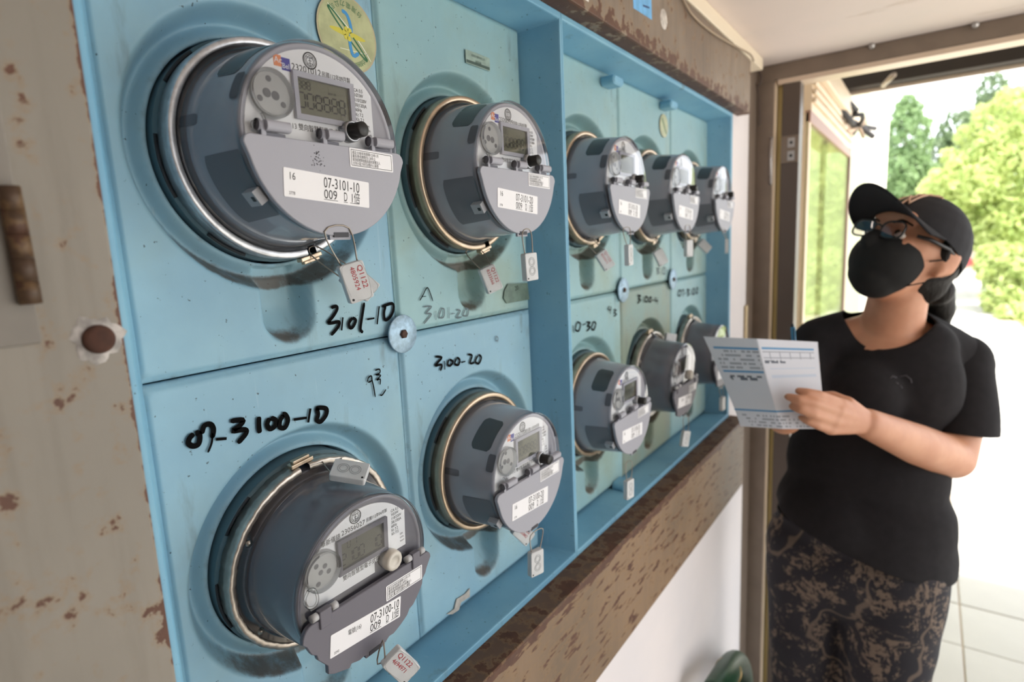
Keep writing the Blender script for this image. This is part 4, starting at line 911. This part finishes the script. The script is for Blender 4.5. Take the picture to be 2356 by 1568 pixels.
# trousers, shoes
tp = [E(hip+U*.06, (.174, .112, .10)), E(hip-U*.06, (.186, .122, .12))]
for s in (-1, 1):
    h0, kn, an = ank[s]; tp += [rcap(h0+Lf*.010*s, .110, kn+Lf*.01*s+U*.05, .089), rcap(kn+Lf*.01*s+U*.05, .089, an, .068)]
tb = fuse(tp, .0085, 6)
for v in tb.verts: v.co += v.normal*noise.noise(Vector((v.co.x*6, v.co.y*6, v.co.z*12)))*.006
cut(tb, (0, 0, hip.z+.06), (0, 0, 1)); cut(tb, (0, 0, .07), (0, 0, -1))
bmobj(tb, 'trousers', trousers_m, person, solid=.003, off=-1)
for s in (-1, 1):
    an = ank[s][2]; f0 = Vector((an.x, an.y, 0))
    sb_ = fuse([rell(f0+F*.06+U*.035, (.046, .125, .036), BB), rcap(f0+U*.05, .042, f0+U*.085, .042)], .006, 3); cut(sb_, (0, 0, .001), (0, 0, -1)); bmobj(sb_, 'shoe', M('shoe_black', '2a2a2c', .7), person)
# hair, ponytail
hb2 = fuse([E(H(0, -.022, -.002), (.079, .078, .092), HB), E(H(0, -.05, -.045), (.066, .045, .05), HB), rcap(H(.076, .012, .018), .010, H(.079, .004, -.012), .008)], .005, 3)
bmobj(hb2, 'hair', hairm, person)
pt = fuse([rcap(H(.03, -.085, -.045), .030, (0.495, 1.68, 1.374), .036), rcap((0.495, 1.68, 1.374), .040, (0.506, 1.698, 1.331), .034), rcap((0.506, 1.698, 1.331), .034, (0.513, 1.714, 1.29), .018)], .005, 4)
bmobj(pt, 'ponytail', hairm, person)
# mask
mk = fuse([E(H(0, .043, -.047), (.069, .072, .066), HB), rcap(H(0, .100, -.010), .014, H(0, .113, -.030), .017), E(H(0, .062, -.080), (.048, .042, .040), HB), E(H(0, .050, -.085), (.048, .043, .040), HB), rcap(H(0, .110, -.022), .013*HS, H(0, .086, -.082), .014*HS)], .004, 6)
cut3(mk, H(0, .12, -.002), H(.08, .02, -.022), H(-.08, .02, -.022), H(0, .09, -.06))
cut3(mk, H(.08, .022, -.020), H(-.08, .022, -.020), H(0, .030, -.13), H(0, .1, -.06))
mko = bmobj(mk, 'face_mask', maskm, person)
for s in (1, -1):
    pobj(MB().tube(smooth2([H(.070*s, .026, -.026), H(.082*s, .004, -.010), H(.085*s, -.018, .006), H(.084*s, -.030, -.012), H(.083*s, -.020, -.040), H(.078*s, .000, -.054), H(.058*s, .030, -.082)]), .0016, 6), 'ear_loop', maskm, person)
# eyes and brows
for s in (1, -1):
    e = pobj(MB().add(*(lambda m: (m.v, m.f))(E(H(.032*s, .083, -.002), (.0115, .009, .0075), HB)), 0, True), 'eye', M('eye_white', 'd8d0c8', .25), person)
    m = MB(); m.add(*(lambda q: (q.v, q.f))(E(H(.032*s-.002, .0905, .001), (.0052, .0022, .0052), HB)), 0, True); pobj(m, 'iris', M('iris_dark', '1e1511', .2), person)
    pobj(MB().tube(smooth2([H(.016*s, .096, .018), H(.032*s, .095, .024), H(.050*s, .084, .019)]), [.002]*9, 6), 'eyebrow', hairm, person)
# glasses
gf = M('frame_black', '1b1b1e', .3, coat=.4)
gl = []
for s in (1, -1):
    loop = [H((.033+.0255*math.copysign(abs(math.cos(t))**.7, math.cos(t)))*s, .107-.10*((.033+.0255*math.cos(t))**2)*3.2, -.002+.0175*math.copysign(abs(math.sin(t))**.7, math.sin(t))) for t in np.linspace(0, 2*math.pi, 33)[:-1]]
    gl.append(loop)
fr_ = MB()
for loop in gl: fr_.tube(loop, .0021, 8, closed=True)
fr_.tube(smooth2([H(.0085, .108, .003), H(0, .111, .006), H(-.0085, .108, .003)]), .002, 8)
go = pobj(fr_, 'glasses', gf, person)
for s, loop in zip((1, -1), gl):
    lm = MB().add([sum(loop, Vector())/len(loop)]+loop, [(0, 1+i, 1+(i+1) % len(loop)) for i in range(len(loop))]); lm.xf(Matrix.Translation(-PL)); lm.obj('lens', clear('lens_clear', 'd9d0d2', ior=1.7), go)
    tm = MB().tube([H(.0585*s, .072, .004), H(.072*s, .055, .006), H(.082*s, .01, .008), H(.083*s, -.025, .0)], [.0035, .0045, .004, .003], 8); tm.xf(Matrix.Translation(-PL)); tm.obj('temple', gf, go)
# cap
CC = H(0, -.004, .010); CR = (.0945, .1100, .112)
dome = fuse([rell(CC, CR, HB)], .005, 2)
cut3(dome, H(0, .1, .038), H(.085, -.02, .004), H(-.085, -.02, .004), H(0, 0, .1))
cp = bmobj(dome, 'cap', capm, person, solid=.003, off=-1)
bv = MB(); vs = []; NA, NR = 24, 8
for i in range(NA+1):
    t = R(-72+144*i/NA)
    for k in range(NR+1):
        q = k/NR; ln = .092*math.cos(t)**.55
        base = H(.087*math.sin(t), .097*math.cos(t), .043-.026*math.sin(t)**2); d = hf*1.0+hs*math.sin(t)*.10
        vs.append(base+d*ln*q+hu*(-.030*(math.sin(t)**2)*q+.016*q))
bv.add(vs, [(i*(NR+1)+k, i*(NR+1)+k+1, (i+1)*(NR+1)+k+1, (i+1)*(NR+1)+k) for i in range(NA) for k in range(NR)], 0, True)
b_ = pobj(bv, 'brim', capm, cp); sd = b_.modifiers.new('s', 'SOLIDIFY'); sd.thickness = .004
def on_dome(a, b):
    d = Vector((a, math.cos(R(47))*1.0-b*.68, math.sin(R(47))+b*.73)); d = Vector((d.x, d.y, d.z)).normalized()
    return CC+hs*d.x*CR[0]*1.018+hf*d.y*CR[1]*1.018+hu*d.z*CR[2]*1.018
em = MB()
for s in ([(-0.324, -0.250), (-0.324, 0.275)], [(-0.324, 0.250), (0.162, -0.250)], [(0.162, -0.275), (0.162, 0.300)], [(-0.162, 0.375), (0.027, 0.062), (0.027, -0.400)], [(0.027, 0.062), (0.351, 0.375)], [(-0.081, -0.400), (0.135, -0.400)], [(-0.243, 0.375), (-0.081, 0.375)], [(0.243, 0.375), (0.432, 0.375)]):
    q = []
    for (a, b), (c, d) in zip(s[:-1], s[1:]):
        for k in range(6): q.append(on_dome(a+(c-a)*k/5, b+(d-b)*k/5))
    em.tube(q, .0022, 6)
pobj(em, 'cap_emblem', M('rose_thread', 'e6bfa6', .7), cp)
pobj(MB().add(*(lambda q: (q.v, q.f))(E(CC+hu*CR[2]*1.0, (.008, .008, .004), HB)), 0, True), 'cap_button', capm, cp)
# paper bill and pen
pc_ = [[Vector(q) for q in ((0.12, 1.157, 1.328), (0.223, 1.151, 1.33), (0.315, 1.233, 1.316))], [Vector(q) for q in ((0.167, 1.142, 1.236), (0.251, 1.129, 1.244), (0.33, 1.188, 1.243))], [Vector(q) for q in ((0.201, 1.132, 1.16), (0.275, 1.133, 1.165), (0.343, 1.172, 1.164))]]
def quad(a, b, c, t): return a*(2*(t-.5)*(t-1))+b*(4*t*(1-t))+c*(2*t*(t-.5))
NU, NV = 120, 96; vs = []; fs = []; mi = []
for j in range(NV+1):
    v = j/NV; r0, r1, r2 = [quad(pc_[0][k], pc_[1][k], pc_[2][k], v) for k in range(3)]
    for i in range(NU+1):
        u = i/NU; p = (r0.lerp(r1, u/.47) if u < .47 else r1.lerp(r2, (u-.47)/.53)); vs.append(p)
rr_ = random.Random(7); words = [[rr_.random() for _ in range(NU)] for _ in range(NV)]
for j in range(NV):
    v = j/NV
    for i in range(NU):
        u = i/NU; k = 0
        if .045 < u < .455:
            if .085 < v < .105 or .325 < v < .345: k = 1
            elif .12 < v < .31 and j % 4 < 2 and words[j//4][i//2] > .3: k = 2
            elif .385 < v < .43 and .07+.8*(v-.385) < u and words[j//3][i//3] > .45: k = 3
        if .49 < u < .955:
            if .075 < v < .10: k = 1
            elif .12 < v < .20 and (j in (12, 18) or (i % 11 == 0)): k = 2
            elif .215 < v < .245 and u < .68 and words[j//2][i//2] > .3: k = 3
            elif .30 < v < .46 and j % 9 < 3 and u > .52: k = 4
        if .765 < v < .785 and u < .75: k = 1
        if v > .82 and j % 4 < 2 and .06 < u < .93 and words[j//4][i//2] > .45: k = 2
        fs.append((j*(NU+1)+i, j*(NU+1)+i+1, (j+1)*(NU+1)+i+1, (j+1)*(NU+1)+i)); mi.append(k)
pp = MB(); pp.add(vs, fs, 0, True); pp.m = mi
bc_ = vs[(NV//2)*(NU+1)+NU//2]
paper = thing('paper_bill', 'printed white paper bill with blue bars held up in the left hand', 'paper', bc_)
pp.xf(Matrix.Translation(-bc_))
pwm = NT('bill_paper'); pwm.color(lin('e4e8f2')); pwm.b.inputs['Roughness'].default_value = .7; pwm.b.inputs['Transmission Weight'].default_value = 0
pwm = pwm.m
ppo = pp.obj('sheet', [pwm, M('bar_blue', '5f9fd0', .7), M('text_grey', 'a9afbb', .7), M('text_dark', '6f7684', .7), M('tint_blue', 'd2deef', .7)], paper, recalc=False)
pn0, pn1 = Vector((0.274, 1.242, 1.287)), Vector((0.267, 1.253, 1.34))
pen = thing('pen', 'blue pen sticking up behind the paper bill', 'pen', pn0)
MB().tube([(0, 0, 0), pn1-pn0], .0045, 12).obj('barrel', M('pen_blue', '3b7fa8', .3), pen)
ax = (pn1-pn0).normalized()
MB().tube([pn1-pn0, pn1-pn0+ax*.006], .0025, 10).obj('clicker', M('pen_dark', '22333f', .4), pen)
MB().tube([pn1-pn0+Vector((.003, -.005, -.002)), pn1-pn0-ax*.03+Vector((.003, -.005, 0))], .0012, 6).obj('clip', M('pen_dark'), pen)
# ------------------------------------------------------------------ outside beyond the door
def leafmat(n, a, b, tr=.35):
    t = NT(n); oi = t.n('ShaderNodeNewGeometry'); t.color(t.mix(oi.outputs['Random Per Island'], lin(a), lin(b))); t.b.inputs['Roughness'].default_value = .55
    tl = t.n('ShaderNodeBsdfTranslucent'); tl.inputs[0].default_value = lin(b); mx = t.n('ShaderNodeMixShader'); mx.inputs[0].default_value = tr
    t.l(t.b.outputs[0], mx.inputs[1]); t.l(tl.outputs[0], mx.inputs[2]); t.l(mx.outputs[0], t.out.inputs[0]); return t.m
lime = leafmat('leaf_lime', '8fa65a', 'd2da93'); green = leafmat('leaf_green', '6f8c5a', '9fb884'); deep = leafmat('leaf_deep', '5c7450', '86997008'[:6])
bark = M('bark', '6e5b49', .9, var=.25, vscale=12)
def foliage(clumps, n, size, origin, seed):
    g = np.random.default_rng(seed); V = []; wts = np.array([r[0]*r[1]*r[2] for _, r in clumps])**.66; wts /= wts.sum(); O = np.array(origin)
    for (c, r), w in zip(clumps, wts):
        k = int(n*w)+1; d = g.normal(size=(k, 3)); d /= np.linalg.norm(d, axis=1)[:, None]
        rad = g.uniform(.55, 1.0, k)**.5*(1+.18*np.sin(d[:, 0]*9+seed)*np.cos(d[:, 2]*8))
        p = np.array(c)+d*rad[:, None]*np.array(r)-O
        a = g.normal(size=(k, 3)); a /= np.linalg.norm(a, axis=1)[:, None]; b = np.cross(a, d+g.normal(size=(k, 3))*.6); b /= np.linalg.norm(b, axis=1)[:, None]+1e-9
        s = size*g.uniform(.6, 1.25, k)[:, None]
        V.append(np.stack([p-a*s, p+b*s*.5-a*s*.1, p+a*s, p-b*s*.5-a*s*.1], 1).reshape(-1, 3))
    V = np.concatenate(V); n4 = len(V)//4
    return V, np.arange(n4*4).reshape(-1, 4)
def tree(name, label, cat, base, clumps, n, size, mat, trunk=None, group=None, seed=1, tr_r=.09):
    t = thing(name, label, cat, base, group); V, Fc = foliage(clumps, n, size, base, seed)
    me = bpy.data.meshes.new('foliage'); me.from_pydata(V.tolist(), [], Fc.tolist()); me.materials.append(mat)
    o = bpy.data.objects.new('foliage', me); COL.objects.link(o); o.parent = t; o['kind'] = 'stuff'
    B0 = Vector(base); m = MB(); top = Vector(clumps[0][0])-B0
    m.tube([(0, 0, -.02), top*.35+Vector((.05, 0, 0)), top], [tr_r, tr_r*.8, tr_r*.4], 9)
    for c, r in clumps[1:4]: m.tube([top*.5, (top*.6+(Vector(c)-B0)*.4), Vector(c)-B0], [tr_r*.5, tr_r*.35, tr_r*.15], 7)
    m.obj('trunk', bark, t); return t
def gnd(v): return (v[0], v[1], 0)
def cl(px, r): return (px, r)
tree('leafy_tree', 'bright lime green leafy tree right of the cap', 'tree', gnd((1.979, 16.462, 0.394)),
     [cl((1.561, 16.564, 2.444), (1.25, 1.2, 1.15)), cl((1.805, 16.954, 3.536), (.95, .9, .9)), cl((0.982, 15.756, 2.363), (.75, .8, .6)), cl((1.97, 16.048, 1.497), (.9, .9, .7)), cl((1.3, 16.073, 1.537), (.6, .6, .5)), cl((2.436, 17.601, 2.608), (1.2, 1.1, 1.6))], 15000, .085, lime, group='trees outside', seed=3)
tree('conifer', 'tall pale green conifer nearest the white column', 'tree', gnd((-0.104, 20.626, 0.636)),
     [cl((-0.24, 21.194, 4.026), (.62, .62, 1.1)), cl((-0.34, 20.926, 3.029), (.75, .7, .9)), cl((-0.287, 21.328, 4.881), (.34, .34, .55)), cl((0.096, 21.162, 2.629), (.8, .7, .8))], 9000, .08, green, group='trees outside', seed=4)
tree('conifer', 'darker conifer between the pale one and the lime tree', 'tree', gnd((1.136, 25.219, 0.405)),
     [cl((0.85, 25.595, 3.369), (1.0, .9, 1.3)), cl((1.021, 25.977, 4.686), (.55, .5, .8)), cl((0.517, 25.243, 2.798), (.9, .8, 1.0)), cl((1.566, 26.161, 3.624), (1.0, .8, 1.4))], 9500, .09, deep, group='trees outside', seed=5)
tree('conifer', 'pointed conifer behind the top of the lime tree', 'tree', gnd((2.545, 28.694, 0.219)),
     [cl((2.274, 29.458, 5.098), (1.0, .9, 1.5)), cl((2.139, 29.601, 6.321), (.55, .5, .9)), cl((3.004, 30.008, 5.219), (1.1, 1, 1.5)), cl((1.8, 28.898, 3.989), (.9, .9, 1.2))], 9000, .095, deep, group='trees outside', seed=6)
tree('hedge', 'clipped green hedge along the far side behind the person', 'hedge', gnd((0.428, 29.528, -0.479)),
     [cl((-0.735, 29.188, 2.062), (1.6, 1.1, 1.5)), cl((0.437, 30.02, 1.997), (1.6, 1.1, 1.6)), cl((1.736, 31.012, 2.278), (1.7, 1.2, 1.9)), cl((3.054, 31.948, 2.205), (1.8, 1.2, 2.0))], 8000, .10, green, seed=7, tr_r=.05)
tree('shrub', 'yellow green shrub beside the path at the right edge', 'shrub', gnd((1.77, 13.741, 0.015)),
     [cl((1.763, 13.875, 0.728), (.55, .6, .42)), cl((1.56, 14.133, 0.877), (.4, .45, .34)), cl((1.693, 13.352, 0.226), (.42, .45, .30)), cl((1.952, 13.61, 0.587), (.5, .5, .6)), cl((1.753, 12.611, 0.047), (.32, .4, .2))], 7000, .075, lime, group='shrubs along the path', seed=8, tr_r=.03)
tree('shrub', 'small shrub seen through the glass beside the door post', 'shrub', gnd((-0.359, 6.205, 0.604)),
     [cl((-0.384, 6.277, 1.06), (.22, .25, .2)), cl((-0.489, 6.21, 1.107), (.2, .2, .18)), cl((-0.264, 6.358, 1.032), (.18, .2, .16)), cl((-0.375, 6.251, 0.894), (.25, .2, .15))], 2200, .05, lime, group='shrubs along the path', seed=9, tr_r=.02)
# verge, litter, low wall, fence, red blossoms
vb = Vector(gnd((1.597, 13.84, 0)))
vg = MB().add([tuple(Vector((1.562, 17.994, 0))-vb), tuple(Vector((1.708, 11.505, 0))-vb), tuple(Vector((1.708, 11.505, 0))-vb+Vector((3.2, 0, 0))), tuple(Vector((1.562, 17.994, 0))-vb+Vector((6, 4, 0)))], [(0, 1, 2, 3)])
vg.v = [(x, y, .012) for x, y, z in vg.v]+[(x, y, -.05) for x, y, z in vg.v]; vg.f += [(0, 1, 5, 4), (1, 2, 6, 5), (2, 3, 7, 6), (3, 0, 4, 7)]; vg.m += [0]*4; vg.s += [False]*4
tag(vg.obj('grass_verge', M('verge_green', '9aa860', .9, var=.4, vscale=3), loc=vb), 'strip of grass and litter under the shrub beside the path', 'verge')
g = np.random.default_rng(2); a = Vector((1.588, 17.057, 0)); b = Vector((1.689, 11.309, 0)); m = MB()
for k in range(260):
    p = a.lerp(b, g.random()**.5)-vb+Vector((g.normal()*.12+.02, g.normal()*.12, .014)); t = g.random()*6; s = g.uniform(.02, .05)
    m.add([p+Vector((math.cos(t)*s, math.sin(t)*s, 0)), p+Vector((-math.sin(t)*s*.5, math.cos(t)*s*.5, .008)), p-Vector((math.cos(t)*s, math.sin(t)*s, 0)), p+Vector((math.sin(t)*s*.5, -math.cos(t)*s*.5, .004))], [(0, 1, 2, 3)], k % 3)
tag(m.obj('fallen_leaves', [M('litter_orange', 'd79a5a', .8), M('litter_yellow', 'dcc77a', .8), M('litter_brown', 'a97a58', .8)], loc=vb, recalc=False), 'orange and yellow fallen leaves scattered along the path edge', 'leaves', kind='stuff')
wb = Vector(gnd((1.689, 27.312, -0.499)))
lw = MB().box(-2.2, 3.5, -.15, .15, 0, .62).box(-2.25, 3.55, -.2, .2, .62, .70)
tag(lw.obj('low_wall', M('pale_stone', 'cdbfae', .85, var=.1, vscale=2), loc=wb, bevel=.02), 'low pale stone wall at the end of the path', 'wall')
fe = thing('iron_fence', 'grey iron railing fence standing on the low pale wall', 'fence', wb+Vector((0, 0, .70)))
fm_ = M('fence_grey', '8d8f92', .5)
for z in (.12, 1.0): MB().box(-2.2, 3.5, -.02, .02, z, z+.05).obj('rail', fm_, fe)
pk = MB()
for k in range(48): pk.box(-2.2+k*.12, -2.175+k*.12, -.012, .012, 0, 1.12)
tag(pk.obj('pickets', fm_, fe), kind='stuff')
rb = Vector(gnd((1.115, 22.008, 0.025)))
tree('flowering_bush', 'low clump of red blossoms in front of the far wall', 'bush', tuple(rb), [((rb.x, rb.y, .55), (.35, .3, .16)), ((rb.x+.25, rb.y, .5), (.25, .25, .14))], 900, .06, leafmat('blossom_red', 'd2555a', 'e98a86'), seed=11, tr_r=.02)
# cream shop front continuing the wall line, white column, dark eave
shop = MB(); X0 = .17
A1 = (0.17, 3.043, 1.88); A0 = (0.17, 1.989, 1.828); ft0 = (0.17, 1.821, 1.888); ft1 = (0.17, 3.01, 1.959)
ya, yb_ = A0[1], A1[1]; zt = A1[2]; ztop = ft1[2]
shop.box(X0-.12, X0, 2.02, yb_+.03, zt, ztop+.06).box(X0-.14, X0+.03, 2.02, yb_+.03, ztop+.02, ztop+.09).box(X0-.02, X0, 2.02, ya, 0, zt).box(X0-.12, X0, ya, yb_, 0, .32)
for k in range(3): shop.box(X0, X0+.012, 2.02, yb_+.03, zt+.03+k*(ztop-zt)/3.2, zt+.045+k*(ztop-zt)/3.2)
w1 = struct('window_1', shop, cream, bevel=.004)
MB().box(X0-.008, X0+.004, yb_, yb_+.03, 0, zt+.01).obj('window_post', M('post_brown', '8b7268', .5), w1, bevel=.002)
MB().box(X0-.012, X0+.003, ya, yb_, zt-.03, zt+.004).obj('window_head', M('head_rose', 'b58f80', .5), w1, bevel=.002)
MB().box(X0-.008, X0-.003, ya, yb_, .32, zt).obj('window_pane', clear('shop_glass', 'e3ead9', rough=.02, ior=1.3, k=.35), w1)
MB().box(X0-.030, X0-.012, ya+(yb_-ya)*.42, ya+(yb_-ya)*.44, .32, zt).obj('glazing_bar', M('bar_ivory', 'ded3b9', .5), w1)
tag(MB().box(-1.6, -1.5, 1.95, 4.4, 0, 2.6).box(-1.5, .160, 4.0, 4.1, 0, 2.3).obj('wall_far', M('pane_reflection_pale', 'd9dcc0', .8, var=.08, vscale=2)), kind='structure')  # pale wall added behind the pane to stand in for its pale reflection
cu = MB()
for k in range(9):
    y = 2.1+k*.16; cu.tube([(-.35+.03*math.sin(k*2), y, .3), (-.35, y+.02, 1.2), (-.36, y, 2.15)], [.075, .07, .06], 10)
tag(cu.obj('curtain', M('curtain_pale', 'efe6d2', .9)), 'pale gathered curtain behind the shop window glass', 'curtain')
cb = gnd((0.07, 6.145, 1.262)); zc = (-0.012, 6.376, 2.742)[2]
co_ = MB().box(-.068, .068, -.068, .068, .12, zc).box(-.085, .085, -.085, .085, 0, .12).box(-.085, .085, -.085, .085, zc-.08, zc)
tag(co_.obj('column', M('column_white', 'f2e9de', .6, var=.05), loc=cb, bevel=.006), 'white square column standing outside beyond the shop window', 'column')
e0 = (0.083, 2.7, 2.07); e1 = (0.706, 2.7, 2.04)
ev = thing('eave', 'dark brown eave beam running across the top of the doorway outside', 'eave', (.3, 2.7, e0[2]))
MB().box(-.4, 3.6, 0, .08, 0, .16).obj('fascia', M('eave_brown', '33291f', .7, var=.15, vscale=6), ev, bevel=.003)
MB().box(-.4, 3.6, -.9, .0, .165, .18).obj('soffit', M('soffit_dark', '3d3126', .8), ev)
MB().box(-.4, 3.6, .075, .09, -.012, .012).obj('drip_edge', M('drip_pale', 'cdbba8', .5), ev)
p0 = Vector((0.308, 2.66, 2.053)); p1 = Vector((0.358, 2.3, 2.007))
MB().tube([p0-Vector(ev.location), p1-Vector(ev.location)], .009, 10).obj('brace_rod', M('rod_pale', 'b9aa9a', .4, .3), ev)
wv = MB()
for k in range(7):
    q0 = Vector((0.119, 2.5, 2.045)); q1 = Vector((0.22, 3, 1.95)); n1 = Vector((random.uniform(-.05, .05), random.uniform(-.1, .1), random.uniform(-.06, .05)))
    wv.tube(smooth2([q0+n1*.5, q0.lerp(q1, .35)+n1*1.5+Vector((0, 0, -.03)), q0.lerp(q1, .7)-n1, q1+n1]), random.uniform(.006, .012), 7, mi=k % 2)
tag(wv.obj('wire_bundle', [M('wire_black', '2c2624', .6), M('wire_beige', 'b09880', .6)]), 'tangled bundle of wires under the eave above the shop window', 'wires')
# green hose at the foot of the door post
hz = [Vector(q) for q in ((0.13, 1.212, 0.482), (0.13, 1.3, 0.466), (0.115, 1.45, 0.402), (0.1, 1.577, 0.303), (0.1, 1.612, 0.208), (0.1, 1.581, 0.086))]
hose = thing('green_hose', 'thick dark green hose looped at the foot of the door post', 'hose', hz[-1])
MB().tube(smooth2([q-hz[-1] for q in hz]), .030, 16).obj('hose_tube', M('hose_green', '22452f', .4, var=.2, vscale=30), hose)
c0 = (hz[1]*.55+hz[2]*.45)-hz[-1]; dx = (hz[2]-hz[1]).normalized()
MB().tube([c0-dx*.006, c0+dx*.006], .0325, 18).obj('hose_clamp', M('brass', 'b59a68', .35, .8), hose)
MB().tube([c0+Vector((.0, -.03, .01)), c0+Vector((-.0, -.052, .035))], .006, 8).obj('clamp_screw', M('brass'), hose)
